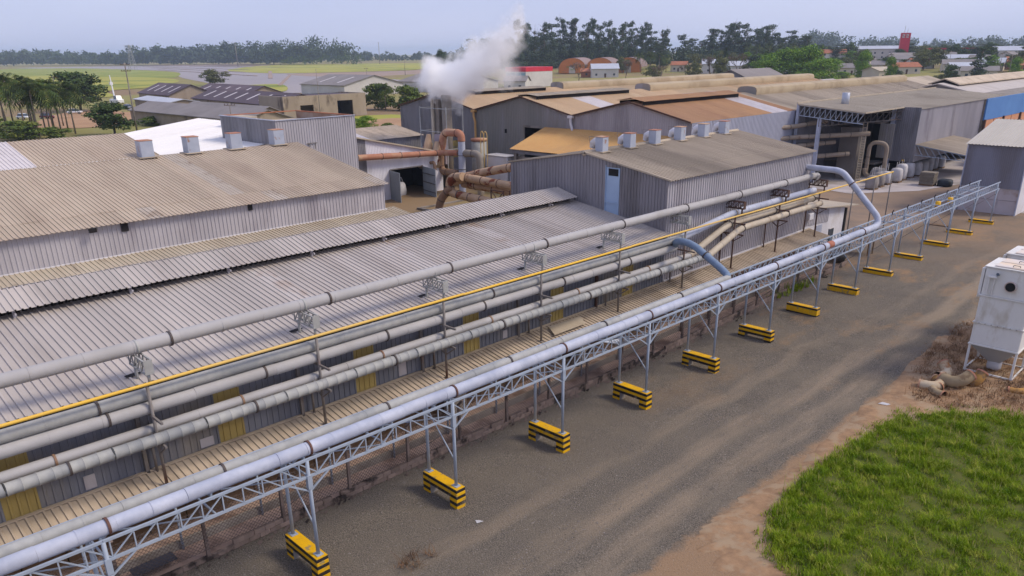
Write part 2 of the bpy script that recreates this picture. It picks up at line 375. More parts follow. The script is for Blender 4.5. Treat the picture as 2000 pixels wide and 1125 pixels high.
struct('yard_slab', MB().add([(-100,36,.02),(-38,36,.02),(-38,70,.02),(-100,72,.02)], [(0,1,2,3)]).mesh('yard_slab', M_YARD))

# dirt bank round the grass and the straw litter by the silos
M_DIRT = mat('reddish_bare_dirt', S(164,132,100), S(130,104,80), 2.4, .95, c3=S(156,134,108), scale3=1.3, f3=(.48,.6), bump=.6, bscale=9, detail=8)
def blob(pts, z, k=3):
    # smooth closed outline
    P = [np.array(p, float) for p in pts]; n = len(P); out = []
    for i in range(n):
        a, b, c, d = P[i-1], P[i], P[(i+1) % n], P[(i+2) % n]
        for j in range(k):
            t = j/k; out.append(.5*((2*b)+(-a+c)*t+(2*a-5*b+4*c-d)*t*t+(-a+3*b-3*c+d)*t**3))
    return out
def bank(name, outline, m, rise, seed=3, zf=lambda x, y: G(y), n=60, lift=.02):
    # a low bank: rings from the outline inwards
    o = np.array(blob(outline, 0, 14)); c = o.mean(0); rg = np.random.default_rng(seed)
    wob = 1+np.convolve(np.tile(.05*rg.standard_normal(len(o)),3),np.ones(5)/5,'same')[len(o):2*len(o)]; V = []; F = []; rings = [1, .985, .95, .88, .78, .62, .4, .2, .06]
    N = len(o)
    for k, t in enumerate(rings):
        for i in range(N):
            p = c+(o[i]-c)*t*(wob[i] if k < 3 else 1)
            e = min(1, (1-t)/.12); V.append((p[0], p[1], zf(p[0], p[1])+lift+rise*e*(1+.35*math.sin(p[0]*2.1+p[1]*1.3))-(.06 if k == 0 else 0)))
    for k in range(len(rings)-1):
        for i in range(N): a = k*N+i; b = k*N+(i+1) % N; F.append((a, b, b+N, a+N))
    F2 = [tuple(reversed(range((len(rings)-1)*N, len(rings)*N)))]
    me = bpy.data.meshes.new(name); me.from_pydata(V, [], F+F2); me.materials.append(m); me.update(); smooth_shade(me, 80); return me
struct('dirt_bank', bank('dirt_bank', [(-10.6,19.7),(-11.6,20.4),(-12.05,21.6),(-12.15,23.4),(-11.9,26),(-12.0,31),(-12.0,36),(-12.4,42),(-12.3,48),(-11.6,55),(-6,60),(6,58),(12,40),(10,24),(2,20),(-4,18.5),(-8.6,18.9)], M_DIRT, .10))
M_GSOIL = mat('grassy_soil', S(70,82,26), S(92,92,40), 2.5, .95)
GRASS_OUT = [(-8.4,20.75),(-9.15,21.35),(-10.0,22.35),(-10.45,23.5),(-10.8,26.3),(-10.65,29.6),(-10.5,32.4),(-10.1,35.0),(-8.3,37.1),(-6.1,38.4),(-2,40),(4,40),(8,34),(8,25),(2,21.5),(-4,19.8),(-6.8,19.9)]
struct('grass_plot', bank('grass_plot', GRASS_OUT, M_GSOIL, .16, 5, lift=.09))

# ------------------------------------------------------------------ long grey shed beside the rack
WX = -25.6                                   # its wall plane (also of the ventilated building)
def ZJ(y): return 2.66+.0105*y               # height where the brown canopy meets the wall
Y0 = -4.0
shed = thing('long_shed', 'long low grey shed with raised ridge strip, behind the overhead pipes', 'shed', (-34, 17, 0))
s = .142; n_ = math.hypot(1, s); Vup = (-1, 0, s)
roof(shed, (-25.2, Y0, 6.05), (0,1,0), Vup, 41.8, [2.35, (34-25.2)*n_-2.35+.1], M_S1ROOF, 1.0, .25, .045)
roof(shed, (-42.8, 37.8, 4.92), (0,-1,0), (1,0,.27), 41.8, [8.8*math.hypot(1,.27)], M_S1ROOF, 2.0, .25, .045)
sm = .25; nm = math.hypot(1, sm)
roof(shed, (-32.25, Y0, 7.43), (0,1,0), (-1,0,sm), 41.6, [1.75*nm], M_S1ROOF, 1.0, .25, .045, 'ridge_sheet')
roof(shed, (-35.75, 37.6, 7.43), (0,-1,0), (1,0,sm), 41.6, [1.75*nm], M_S1ROOF, 2.0, .25, .045, 'ridge_sheet')
for y in np.arange(-2.6, 37, 4.2):
    put('ridge_bracket', MB().box((-32.55,y,6.9),(-32.45,y+.1,7.5)).box((-32.55,y+.02,7.25),(-32.22,y+.08,7.32)).mesh('ridge_bracket', M_WALLLIL), shed)
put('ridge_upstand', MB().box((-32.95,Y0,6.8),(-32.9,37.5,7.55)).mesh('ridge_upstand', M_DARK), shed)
YEL = [3.4, 10.1, 16.0, 21.9, 27.9, 33.9]
def s1special(a, b):
    y = Y0+(a+b)/2
    return M_YELLOWFRP if any(abs(y-t) < .52 for t in YEL) else None
clad(shed, (WX, Y0, 0), (0,1,0), 41.8, lambda q: ZJ(Y0+q)-.05, 6.04, M_S1WALL, 1.0, .25, .035, special=s1special)
put('end_wall', MB().add([(-42.6,Y0,0),(WX,Y0,0),(WX,Y0,5.9),(-34,Y0,7.15),(-42.6,Y0,4.8)], [(0,1,2,3,4)]).mesh('end_wall', M_S1WALL), shed)
put('back_wall', MB().box((-42.6,Y0,0),(-42.5,37.7,4.85)).mesh('back_wall', M_S1WALL), shed)
put('eave_shade_strip', MB().box((-25.45,Y0,5.86),(-25.3,37.6,6.0)).mesh('eave_shade_strip', M_DARK), shed)  # dark strip painted in as the shadow under the eave
for y in [7.2+6.05*k for k in range(5)]:
    put('wall_column', MB().box((WX+.05,y,ZJ(y)-.05),(WX+.17,y+.12,5.8)).mesh('wall_column', M_RUSTPOST if y > 30 else M_POST), shed)
for y, w, h in ((5.3,.35,.5),(9.2,.5,.35),(18.1,.4,.6),(24.4,.3,.4)):
    put('wall_patch', MB().box((WX+.045,y,ZJ(y)+.15),(WX+.06,y+w,ZJ(y)+.15+h)).mesh('wall_patch', M_WALLLIL), shed)
# lower wall under the canopy: boards and blockwork
for k in range(46):
    y = Y0+.4+k*1.32
    put('wall_board', MB().box((WX+.02,y,.1+G(y)),(WX+.09,y+1.28,ZJ(y)-.35)).mesh('wall_board', M_WOOD), shed)

can = thing('canopy_roof', 'brown corrugated lean-to canopy running along the foot of the shed wall', 'canopy', (-24.7, 27, 0))
sc_ = .19
for k in range(61):
    y = Y0+k; U = Vector((0,1,.0105)); V = Vector((-1,0,sc_))
    put('canopy_sheet', corr(1.02, 1.72*math.hypot(1,sc_), .25, .045, M_CANOPY), can, frame((-23.9, y, ZJ(y)-1.7*sc_+.01*(k % 2)+random.uniform(0,.008)), U, V))
put('edge_beam', MB().beam((-23.95,Y0,ZJ(Y0)-.42),(-23.95,57,ZJ(57)-.42),.08,.12).mesh('edge_beam', M_RUSTPOST), can)
put('wall_flashing', MB().beam((WX+.1,Y0,ZJ(Y0)+.045),(WX+.1,57,ZJ(57)+.045),.14,.05).mesh('wall_flashing', M_CANOPY), can)
for y in (4.5,7.5,10.5,13.54,16.6,19.6,22.6,25.6,28.8,31.94,35,38,41,44,47,50,53,56):
    put('canopy_post', MB().tube([(-24.2,y,G(y)),(-24.2,y,ZJ(y)-.35)],.045,8).mesh('canopy_post', M_TRUSS if y < 33 else M_RUSTPOST, True), can)
solo('loose_sheet', MB().add([(-25.2,27.3,3.0),(-24.4,26.9,2.86),(-24.35,29.2,2.9),(-25.0,29.6,3.06),(-25.2,27.3,3.03),(-24.4,26.9,2.89),(-24.35,29.2,2.93),(-25.0,29.6,3.09)],
     [(3,2,1,0),(4,5,6,7),(0,1,5,4),(1,2,6,5),(2,3,7,6),(3,0,4,7)]), M_CREAM, 'torn pale sheet lying loose on the brown canopy', 'metal sheet')

# paving strip behind the fence
M_STRIP = mat('pinkish_concrete_strip', S(178,154,140), S(158,134,120), .8, .95, c3=S(112,90,80), scale3=.4, f3=(.5,.62))
def strip(name, x0, x1, z, m, y0=-6, y1=58): struct(name, MB().add([(x,y,G(y)+zz) for y in np.linspace(y0,y1,30) for x, zz in ((x0,-.3),(x0,z),(x1,z),(x1,-.3))], [(4*i+a,4*i+4+a,4*i+5+a,4*i+1+a) for i in range(29) for a in range(3)]).mesh(name, m))
strip('drain_path', -24.3, -23.2, .10, M_STRIP); strip('raised_kerb_path', -25.6, -24.3, .34, M_STRIP)
strip('kerb_edge', -24.42, -24.28, .40, M_CONC)

# ------------------------------------------------------------------ block wall and wire fence
wallf = thing('fence_base_wall', 'low dirty concrete block wall under the wire fence', 'wall', (-23.1, 26, 0))
bl = [MB().cbox((-.07,0,0),(.07,.392,.183),.008).mesh('block', M_BLOCK), MB().cbox((-.078,0,0),(.075,.388,.18),.014).mesh('block', M_BLOCK)]
for k in range(144):
    y = 1+.4*k
    for r_ in range(2):
        if r_ == 1 and (random.random() < .06 or 4 < y < 8.5): continue
        dx = random.uniform(-.012,.012); M = Matrix.Translation((-23.1+dx, y+.2*r_+random.uniform(-.01,.01), G(y)+.005+.19*r_)) @ Matrix.Rotation(random.uniform(-.03,.03),4,'Z')
        put('block', random.choice(bl), wallf, M)
put('footing_rubble', MB().add(*(lambda P: (P, [(4*i,4*i+1,4*i+2,4*i+3) for i in range(len(P)//4)]))([p for k in range(300) for p in (lambda y, x, a: [(x,y,G(y)+.01),(x+a,y+.02,G(y)+.012),(x+a*.8,y+a,G(y)+a*.7),(x+.01,y+a*.9,G(y)+a*.6)])(random.uniform(1,56), random.uniform(-23.05,-22.75), random.uniform(.05,.18))])).mesh('footing_rubble', M_BLOCK), wallf, kind='stuff')
fence = thing('wire_fence', 'chain-link fence on concrete posts along the gravel yard', 'fence', (-23.1, 26, 0))
fp = MB().add([(-.06,-.06,0),(.06,-.06,0),(.06,.06,0),(-.06,.06,0),(-.05,-.05,2.05),(.05,-.05,2.05),(.05,.05,2.05),(-.05,.05,2.05),(.24,-.045,2.38),(.32,-.045,2.32),(.32,.045,2.32),(.24,.045,2.38)],
     [(0,1,5,4),(1,2,6,5),(2,3,7,6),(3,0,4,7),(4,5,9,8),(5,6,10,9),(6,7,11,10),(7,4,8,11),(8,9,10,11),(3,2,1,0)]).mesh('fence_post', M_FPOST)
fpost_y = [2.2+2.86*k for k in range(20)]
for y in fpost_y: put('fence_post', fp, fence, Matrix.Translation((-23.1, y, G(y)-.02)) @ Matrix.Rotation(random.uniform(-.02,.03),4,'Y') @ Matrix.Rotation(random.uniform(-.02,.02),4,'X'))
wm = MB(); hgt = 1.62; dd = .15; y = 1.0
def wire(a, b, r=.0085):
    a = Vector(a); b = Vector(b); d = (b-a).normalized(); x = Vector((1,0,0)); q = d.cross(x).normalized()
    k = len(wm.v)
    for P in (a, b):
        for t in range(3): an = 2*math.pi*t/3; wm.v.append(tuple(P+(x*math.cos(an)+q*math.sin(an))*r))
    wm.f.extend([(k,k+1,k+4,k+3),(k+1,k+2,k+5,k+4),(k+2,k,k+3,k+5)])
while y < 56.5:
    g0 = G(y)+.42
    wire((-23.04,y,g0),(-23.04,y+hgt,g0+hgt)); wire((-23.05,y+hgt,g0),(-23.05,y,g0+hgt)); y += dd
for zz in (.45,1.2,2.02): wire((-23.045,1,G(1)+zz),(-23.045,30,G(30)+zz),.008); wire((-23.045,30,G(30)+zz),(-23.045,57,G(57)+zz),.008)
put('wire_mesh', wm.mesh('wire_mesh', M_WIRE), fence, kind='stuff')

# ------------------------------------------------------------------ lattice pipe bridge
XF, XB = -19.62, -21.24
BENT = [4.15,10.17,16.15,22.18,28.19,34.2,40.2,46.15,52.05,58.05,64.15,70.2,76.25,82.3]
ZB, ZT = 3.76, 4.35
br = thing('pipe_bridge', 'long galvanised lattice truss bridge carrying pale pipes over striped footings', 'pipe bridge', (-20.4, 43, 0))
for x in (XF, XB):
    for z in (ZB, ZT):
        for a, b in ((-2, 4.15), (4.15, 28.19), (28.19, 58.05), (58.05, 82.9)):
            put('chord', MB().beam((x,a,z),(x,b-.01,z),.075,.075).mesh('chord', M_TRUSS), br)
pan = .62; vert = MB().beam((0,0,ZB+.03),(0,0,ZT-.03),.035).mesh('web_vertical', M_TRUSS)
dg = [MB().beam((0,0,ZB+.03),(0,pan,ZT-.03),.035,.035,(1,0,0)).mesh('web_diagonal', M_TRUSS), MB().beam((0,0,ZT-.03),(0,pan,ZB+.03),.035,.035,(1,0,0)).mesh('web_diagonal', M_TRUSS)]
rest = MB(); npc = 0
for x, ylim in ((XF, 54), (XB, 26)):
    k = 0; y = -1.9
    while y < 82.2:
        bay = int((y+1.87)//6.02); mid = (y-(-1.87+6.02*bay)) < 3.0
        if y < ylim:
            put('web_vertical', vert, br, Matrix.Translation((x,y,0))); put('web_diagonal', dg[0 if mid else 1], br, Matrix.Translation((x,y,0))); npc += 2
        else:
            rest.beam((x,y,ZB+.03),(x,y,ZT-.03),.035)
            if mid: rest.beam((x,y,ZB+.03),(x,y+pan,ZT-.03),.035,.035,(1,0,0))
            else: rest.beam((x,y,ZT-.03),(x,y+pan,ZB+.03),.035,.035,(1,0,0))
        y += pan; k += 1
put('web_members', rest.mesh('web_members', M_TRUSS), br, kind='stuff')
cr = MB().beam((XB,0,ZB),(XF,0,ZB),.05).beam((XB,0,ZT-.05),(XF,0,ZT-.05),.06).mesh('cross_member', M_TRUSS)
dia = MB().beam((XB,0,ZB+.01),(XF,3.0,ZB+.01),.035).mesh('plan_brace', M_TRUSS)
sad = MB().add([(-.12,-.03,0),(.12,-.03,0),(.16,-.03,.16),(.10,-.03,.16),(0,-.03,.07),(-.10,-.03,.16),(-.16,-.03,.16)]+[(-.12,.03,0),(.12,.03,0),(.16,.03,.16),(.10,.03,.16),(0,.03,.07),(-.10,.03,.16),(-.16,.03,.16)],
   [(0,1,2,3,4,5,6),(13,12,11,10,9,8,7)]+[(i,(i+1)%7,7+(i+1)%7,7+i) for i in range(7)]).mesh('pipe_saddle', M_TRUSS)
y = 1.14
while y < 82:
    put('cross_member', cr, br, Matrix.Translation((0,y,0)))
    if y < 79: put('plan_brace', dia, br, Matrix.Translation((0,y,0)))
    if y < 55: put('pipe_saddle', sad, br, Matrix.Translation((-19.89,y,ZT-.01))); 
    if y < 36: put('pipe_saddle', sad, br, Matrix.Translation((-20.53,y,ZT-.01)))
    elif y > 58: put('pipe_hook', MB().tube([(-21.2,y,ZT-.05),(-21.2,y,ZT+.12),(-21.12,y-.05,ZT+.3)],.05,6).mesh('pipe_hook', M_RING), br)
    y += 3.01
for y in BENT:
    for x in (XF, XB):
        put('bridge_post', MB().tube([(x,y,.86),(x,y,ZT-.02)],.062,10).mesh('bridge_post', M_TRUSS, True), br)
        put('base_plate', MB().box((x-.14,y-.12,.832),(x+.14,y+.12,.86)).mesh('base_plate', M_TRUSS), br)
        for sg in (-1, 1):
            put('knee_brace', MB().beam((x,y+sg*.05,ZB-.5),(x,y+sg*.75,ZB-.02),.05).mesh('knee_brace', M_TRUSS), br)
        put('splice_plate', MB().box((x-.075,y-.08,ZB-.42),(x+.075,y+.08,ZB+.05)).mesh('splice_plate', M_TRUSS), br)
    put('sway_brace', MB().tube([(XB,y,ZB-.1),(XF,y,1.9)],.028,6).mesh('sway_brace', M_TRUSS), br)
    put('sway_brace', MB().tube([(XF,y+.05,ZB-.4),(XB,y+.05,2.0)],.02,6).mesh('sway_brace', M_POST), br)
for x, y, z in ((-20.5,69.2,4.0),(-20.3,71.5,4.05)):
    solo('valve_head', MB().tube([(x,y,z-.2),(x,y,z+.3)],.2,10).tube([(x,y-.3,z+.05),(x,y+.3,z+.05)],.09,8), M_YEL, 'yellow valve body sitting inside the truss' if y < 70 else 'second yellow valve body further along inside the truss', 'valve', smooth=True)

# striped footings
FSHARED = {}
for i, y in enumerate(BENT[1:]):
    g0 = G(y); arch = y < 41; h = .83
    t = thing('striped_footing', f'yellow and black striped concrete footing, {ORD[i]} from the near end of the bridge', 'footing', (-20.4, y, g0), 'striped footings under the pipe bridge')
    x0, x1, yy0, yy1 = -21.42, -19.36, y-.22, y+.22
    t.rotation_euler.z = random.uniform(-.02,.02); t.location.x += random.uniform(-.03,.03)
    zb = h-.40 if arch else g0-.03       # underside of the beam
    bands = []; z = h; cols = [M_YEL, M_BLK]; k = 0
    lev = [h, h-.02, h-.15, h-.29, h-.42, h-.56, h-.70, h-.84, h-.98] if arch else [h, h-.02, h-.14, h-.47, h-.60, h-.80, h-.9, h-1, h-1.1]
    colr = [M_YEL, M_BLK, M_YEL, M_BLK, M_YEL, M_BLK, M_YEL, M_BLK]
    lo = g0-.05 if y > 20 else -.14
    for k in range(8):
        a, b = lev[k], max(lev[k+1], lo)
        if b >= a: break
        e = .002*(k % 2)
        if arch and a <= zb+.03:
            for sx0, sx1 in ((x0, x0+.42), (x1-.42, x1)):
                put('paint_band', MB().box((sx0-e,yy0-e,b),(sx1+e,yy1+e,a)).mesh('paint_band', colr[k]), t)
        else:
            put('paint_band', (MB().cbox((x0-e,yy0-e,b),(x1+e,yy1+e,a),.012) if k else MB().box((x0+.012,yy0+.012,b),(x1-.012,yy1-.012,a))).mesh('paint_band', colr[k]), t)
    if arch:
        put('inner_face', MB().box((x0+.42,yy0+.02,max(lo,.0)),(x0+.45,yy1-.02,zb)).mesh('inner_face', M_CONC), t)
        put('inner_face', MB().box((x1-.45,yy0+.02,max(lo,.0)),(x1-.42,yy1-.02,zb)).mesh('inner_face', M_CONC), t)

# ------------------------------------------------------------------ pipes
def pipe(name, label, pts, r, m, rings=6., seam=1.5, rm=M_RING, n=18, bend=.8, first=2., cat='pipe', group=None, rib=0):
    # a pipe of separate lengths with clamp rings at the joints
    P = rpath(pts, bend, 8); L = [0]
    for a, b in zip(P, P[1:]): L.append(L[-1]+(b-a).length)
    T = L[-1]
    def at(sv):
        for i in range(len(P)-1):
            if sv <= L[i+1] or i == len(P)-2:
                d = L[i+1]-L[i]; return P[i].lerp(P[i+1], (sv-L[i])/d if d else 0), (P[i+1]-P[i]).normalized()
    mid = P[len(P)//2]
    t = thing(name, label, cat, (mid.x, mid.y, mid.z-r), group)
    s0 = 0; k = 0
    while s0 < T-.05:
        s1 = min(T, s0+seam*2); inner = [L[i] for i in range(len(P)) if s0+.02 < L[i] < s1-.02]
        st = [s0]+inner+[s1-.004]; pp = []; rr = []
        if rib:
            st = sorted(set(st+list(np.arange(s0+rib, s1-.05, rib))))
        jo = Vector((random.uniform(-.008,.008),0,random.uniform(-.010,.010)))
        for j, q in enumerate(st): pp.append(at(q)[0]+jo); rr.append(r)
        if rib:
            p2 = []; r2 = []
            for j, q in enumerate(st):
                for dq, dr in ((-.03,0),(0,.02),(.03,0)):
                    if st[0] <= q+dq <= st[-1]: p2.append(at(q+dq)[0]); r2.append(r+dr)
            pp, rr = p2, r2
        me = MB().tube(pp, rr, n, cap=True).mesh('pipe_length', m); smooth_shade(me, 40); put('pipe_length', me, t)
        q = s0+seam                                       # faint welded seam half way
        if q < s1-.1:
            c, d = at(q); me = MB().tube([c-d*.02, c+d*.02], r+.006, n).mesh('seam', m); put('seam', me, t)
        s0 = s1; k += 1
    q = first
    while q < T-.3:
        c, d = at(q); me = MB().tube([c-d*.035, c+d*.035], r+.035, n).mesh('clamp_ring', rm); put('clamp_ring', me, t); q += rings
    return t
pipe('bridge_pipe', 'wide pale blue-grey duct on the bridge, rising over to the building at the far end', [(-19.89,-3,4.58),(-19.89,55.1,4.58),(-20.0,55.35,5.1),(-23.0,55.35,8.02),(-25.6,55.35,8.05)], .215, M_BLUEP, 6.02, .95, M_RUSTRING, 20, .5, 7.4)
put_rust = solo('rust_patch_sleeve', MB().tube([(-19.89,47.2,4.58),(-19.89,47.9,4.58)],.222,20,False), mat('red_rust_patch', S(150,88,70), S(168,110,88), 2., .8), 'rust-red sleeve round the wide bridge duct', 'pipe sleeve', smooth=True)
pipe('bridge_pipe', 'narrower grey duct on the bridge that turns off slate blue to the shed', [(-20.53,-3,4.56),(-20.53,36.6,4.56)], .185, M_GALV, 6.02, 1.0, M_RING, 18, 1.0, 10.9)
pipe('crossover_pipe', 'slate blue elbowed duct crossing over from the shed to the bridge', [(-24.75,37.6,5.5),(-24.3,37.1,5.95),(-23.2,36.95,6.0),(-20.8,36.95,4.68),(-20.53,36.5,4.56)], .2, M_STEELBLUE, 3.0, 1.2, M_RING, 18, .9, 2.9)
pipe('roof_pipe', 'upper grey pipe carried above the shed roof on lattice brackets', [(-25.2,-3,7.36),(-25.2,56.0,7.42),(-24.9,56.0,7.3)], .225, M_PINKP, 6.1, 1.5, M_RING, 18, .5, 5.6)
pipe('rack_pipe', 'grey pipe directly under the yellow gas pipe', [(-24.8,-3,5.86),(-24.8,38.4,5.83)], .21, M_GALV, 17., 1.5, M_RING, 18, .8, 9.)
pipe('rack_pipe', 'pinkish grey duct under the gas pipe, ending open by the slate blue crossover', [(-24.75,-3,5.42),(-24.75,37.6,5.38)], .225, M_PINKP, 5.4, 1.5, M_RING, 18, .8, 9.2)
pipe('rack_pipe', 'pale inner pipe of the lower pair, behind the ribbed one', [(-24.72,-3,4.62),(-24.72,39.2,4.60)], .18, M_PINKP, 6.1, 1.5, M_BROWNP, 16, .8, 7.5)
pipe('rack_pipe', 'ribbed galvanised outer pipe of the lower pair, nearest the bridge', [(-24.12,-3,4.50),(-24.12,40.4,4.50)], .2, M_GALV, 6.1, 1.5, M_RING, 18, .8, 7.7, rib=.42)
M_BEIGEP = mat('dusty_beige_pipe', S(192,180,160), S(176,164,146), 1.5, .75, c3=S(160,142,122), scale3=.6, f3=(.5,.7))
pipe('rack_pipe', 'upper pale pipe along the tall grey building, climbing from the grey rack pipe', [(-24.8,38.4,5.83),(-24.9,44.2,6.42),(-24.9,55.5,6.46)], .215, M_BLUEP, 5.9, 1.5, M_BEIGEP, 18, .9, 6.0)
pipe('rack_pipe', 'middle beige pipe along the tall grey building', [(-24.72,39.2,4.60),(-24.75,43.4,5.82),(-24.9,56.2,5.85)], .20, M_BEIGEP, 5.9, 1.5, M_RING, 18, .8, 4.6)
pipe('rack_pipe', 'lowest beige pipe along the tall grey building', [(-24.12,40.4,4.50),(-24.3,44.2,5.5),(-24.3,55.6,5.56)], .20, M_BEIGEP, 5.9, 1.5, M_RING, 18, .8, 4.2)
pipe('gas_pipe', 'thin yellow gas pipe on top of the rack posts', [(-24.42,-3,6.32),(-24.42,69.2,6.32)], .055, M_YPIPE, 200, 6, n=10, bend=.3)
RK = [1.35,7.48,13.7,19.9,26.0,32.1,38.25,43.8,49.6,55.6]
for i, y in enumerate(RK):
    mm = M_POST if i < 7 else M_RUSTPOST; z0 = ZJ(y)-.2
    t = thing('rack_post', f'steel post with arms holding the rack pipes, {ORD[i]} from the near end', 'pipe support', (-24.48, y, z0), 'rack posts standing on the canopy')
    put('post', MB().tube([(-24.48,y,z0),(-24.48,y,6.27)],.055,10).mesh('post', mm, True), t)
    dz = 0 if y < 39 else .95
    put('arm', MB().beam((-25.55,y,5.14+dz*.8),(-23.75,y,5.14+dz*.8),.07,.08).mesh('arm', mm), t)
    put('arm', MB().beam((-25.5,y,4.26+dz),(-23.8,y,4.26+dz),.07,.08).mesh('arm', mm), t)
    put('brace', MB().beam((-24.48,y,3.8+dz),(-23.86,y,4.22+dz),.05).mesh('brace', mm), t)
    put('brace', MB().beam((-24.48,y,3.8+dz),(-25.1,y,4.22+dz),.05).mesh('brace', mm), t)
    put('wall_leg', MB().tube([(WX+.22,y+.05,ZJ(y)-.02),(WX+.22,y+.05,4.26+dz)],.05,8).mesh('wall_leg', mm, True), t)
    put('foot_plate', MB().box((-24.6,y-.1,z0-.02),(-24.36,y+.1,z0+.03)).mesh('foot_plate', mm), t)
for i, y in enumerate((61.5, 65.6, 69.1)):
    solo('pole', MB().tube([(-24.45,y,.45),(-24.45,y,6.28)],.05,8), M_POST, f'slim grey pole holding up the end of the gas pipe, {ORD[i]} past the tall building', 'pole', 'poles under the far end of the gas pipe', smooth=True)
BK = [7.6,13.7,19.95,26.1,32.15,38.4,44.6,50.4,56.3]
for i, y in enumerate(BK):
    mm = M_GALV if i < 6 else M_RUSTPOST
    t = thing('pipe_bracket', f'small lattice bracket carrying the upper roof pipe, {ORD[i]} from the near end', 'bracket', (-25, y, 6), 'lattice brackets under the roof pipe')
    za, zb_ = 7.11, 6.68
    for dy in (-.12, .12):
        put('bracket_chord', MB().beam((-25.75,y+dy,za),(-24.35,y+dy,za),.05).mesh('bracket_chord', mm), t)
        put('bracket_chord', MB().beam((-25.75,y+dy,zb_),(-24.35,y+dy,zb_),.05).mesh('bracket_chord', mm), t)
        for k in range(4):
            x = -25.72+k*.34
            put('bracket_web', MB().beam((x,y+dy,zb_),(x+.34,y+dy,za),.035).beam((x,y+dy,zb_),(x,y+dy,za),.035).mesh('bracket_web', mm), t)
    put('end_plate', MB().box((-24.36,y-.14,zb_-.03),(-24.33,y+.14,za+.03)).mesh('end_plate', mm), t)
    put('bracket_leg', MB().tube([(-25.66,y,5.9 if y < 38 else 3.0),(-25.66,y,zb_)],.055,8).mesh('bracket_leg', mm, True), t)
    put('bracket_leg', MB().tube([(-24.5,y,6.3),(-24.5,y,zb_)],.055,8).mesh('bracket_leg', mm, True), t)
    if y < 37: put('torn_hole', MB().add([(-25.95,y-.32,6.05+.142*.75+.07),(-25.78,y-.3,6.05+.142*.58+.07),(-25.8,y+.12,6.05+.142*.6+.07),(-25.9,y+.3,6.05+.142*.7+.07),(-26.0,y+.05,6.05+.142*.8+.07)],[(0,1,2,3,4)]).mesh('torn_hole', M_DARK), shed)
    put('pipe_clip', MB().tube([(-25.2,y-.04,7.37),(-25.2,y+.04,7.37)],.236,16).mesh('pipe_clip', M_GALV, True), t)

# ------------------------------------------------------------------ dusty-roofed building on the far side of the shed
s2 = thing('dusty_roof_building', 'grey-walled building with broad dusty brown roof and box vents, behind the shed', 'building', (-54, 14, 0))
sl2 = .165; n2 = math.hypot(1, sl2)
def s3special(i, k):
    return M_SKY if k == 2 and i in (15, 16, 17) else None
roof(s2, (-46.0, Y0, 7.43), (0,1,0), (-1,0,sl2), 36.9, [2.2, 12.3*n2-2.2], M_S2ROOF, 1.0, .25, .045)
roof(s2, (-58.2, Y0, 9.50), (0,1,0), (-1,0,sl2*1.05), 25.8, [6.6*n2], M_S2ROOF, 1.0, .25, .045, special=lambda i, k: M_SKY if 15 <= i <= 17 else None)
roof(s2, (-72, 33, 7.2), (0,-1,0), (1,0,.165), 11, [13.9], M_S2ROOF, 2.0, .25, .045)
clad(s2, (-46.4, Y0, 0), (0,1,0), 36.7, 5.5, 7.42, M_WALLLIL, 1.0, .25, .04)
clad(s2, (-46.4, 32.72, 0), (-1,0,0), 12, 0, lambda q: 7.4+.165*min(q,12), M_WALLLIL, 2, .25, .04)
put('end_wall', MB().add([(-64.8,Y0,0),(-46.4,Y0,0),(-46.4,Y0,7.3),(-64.8,Y0,10.4)], [(0,1,2,3)]).mesh('end_wall', M_WALLLIL), s2)
put('white_flashing', MB().beam((-46.33,Y0,5.60),(-46.33,32.8,5.60),.10,.07).mesh('white_flashing', M_WHITE), s2)
roof(s2, (-43.1, Y0, 5.22), (0,1,0), (-1,0,.11), 36.6, [3.28], M_CREAM, 1.0, .25, .045, 'lean_to_sheet')
clad(s2, (-43.4, Y0, 0), (0,1,0), 36.4, 0, 5.2, M_WALLLIL, 4, .25, .04)
roof(s2, (-43.5, 32.7, 4.6), (0,1,0), (-1,0,.12), 2.2, [5.0], M_CREAM, 1.1, .25, .045, 'lean_to_sheet')
put('eave_hole', MB().box((-45.98,12.7,7.18),(-45.85,13.1,7.42)).mesh('eave_hole', M_DARK), s2)
put('eave_hole', MB().box((-46.35,14.5,6.9),(-46.3,14.9,7.4)).mesh('eave_hole', M_DARK), s2)
put('eave_hole', MB().box((-46.35,22.2,7.0),(-46.3,22.5,7.4)).mesh('eave_hole', M_DARK), s2)
M_VENT = mat('galvanised_vent_box', S(176,182,196), S(160,168,184), 1.5, .45, .1, c3=S(150,110,86), scale3=1.2, f3=(.62,.7))
def vent(label, x, y, z, w, h, duct=True, grp=None):
    t = thing('roof_vent', label, 'roof vent', (x, y, z), grp)
    put('vent_box', MB().cbox((x-w/2,y-w/2,z-.1),(x+w/2,y+w/2,z+h),.02).mesh('vent_box', M_VENT), t)
    put('vent_rim', MB().box((x-w/2-.02,y-w/2-.02,z+h-.03),(x+w/2+.02,y+w/2+.02,z+h+.012)).mesh('vent_rim', M_ORANGEP), t)
    put('vent_flashing', MB().box((x-w*.7,y-w*.75,z-.02),(x+w*.75,y+w*.7,z+.035)).mesh('vent_flashing', M_FROOF), t)
    if duct:
        me = MB().tube([(x-w/2,y-.02,z+h*.62),(x-w*.8,y-.02,z+h*.62),(x-w*1.1,y-.02,z+h*.5),(x-w*1.25,y-.02,z+h*.2)],[w*.42,w*.43,w*.42,w*.3],14).mesh('vent_hood', M_WHITE); smooth_shade(me, 50); put('vent_hood', me, t)
        put('hood_stay', MB().tube([(x-w*1.5,y-.3*w,z+h*.95),(x-w*1.25,y-.3*w,z+h*.1)],.012,5).tube([(x-w*1.5,y-.3*w,z+h*.95),(x-w/2,y-.3*w,z+h*.98)],.012,5).mesh('hood_stay', M_POST), t)
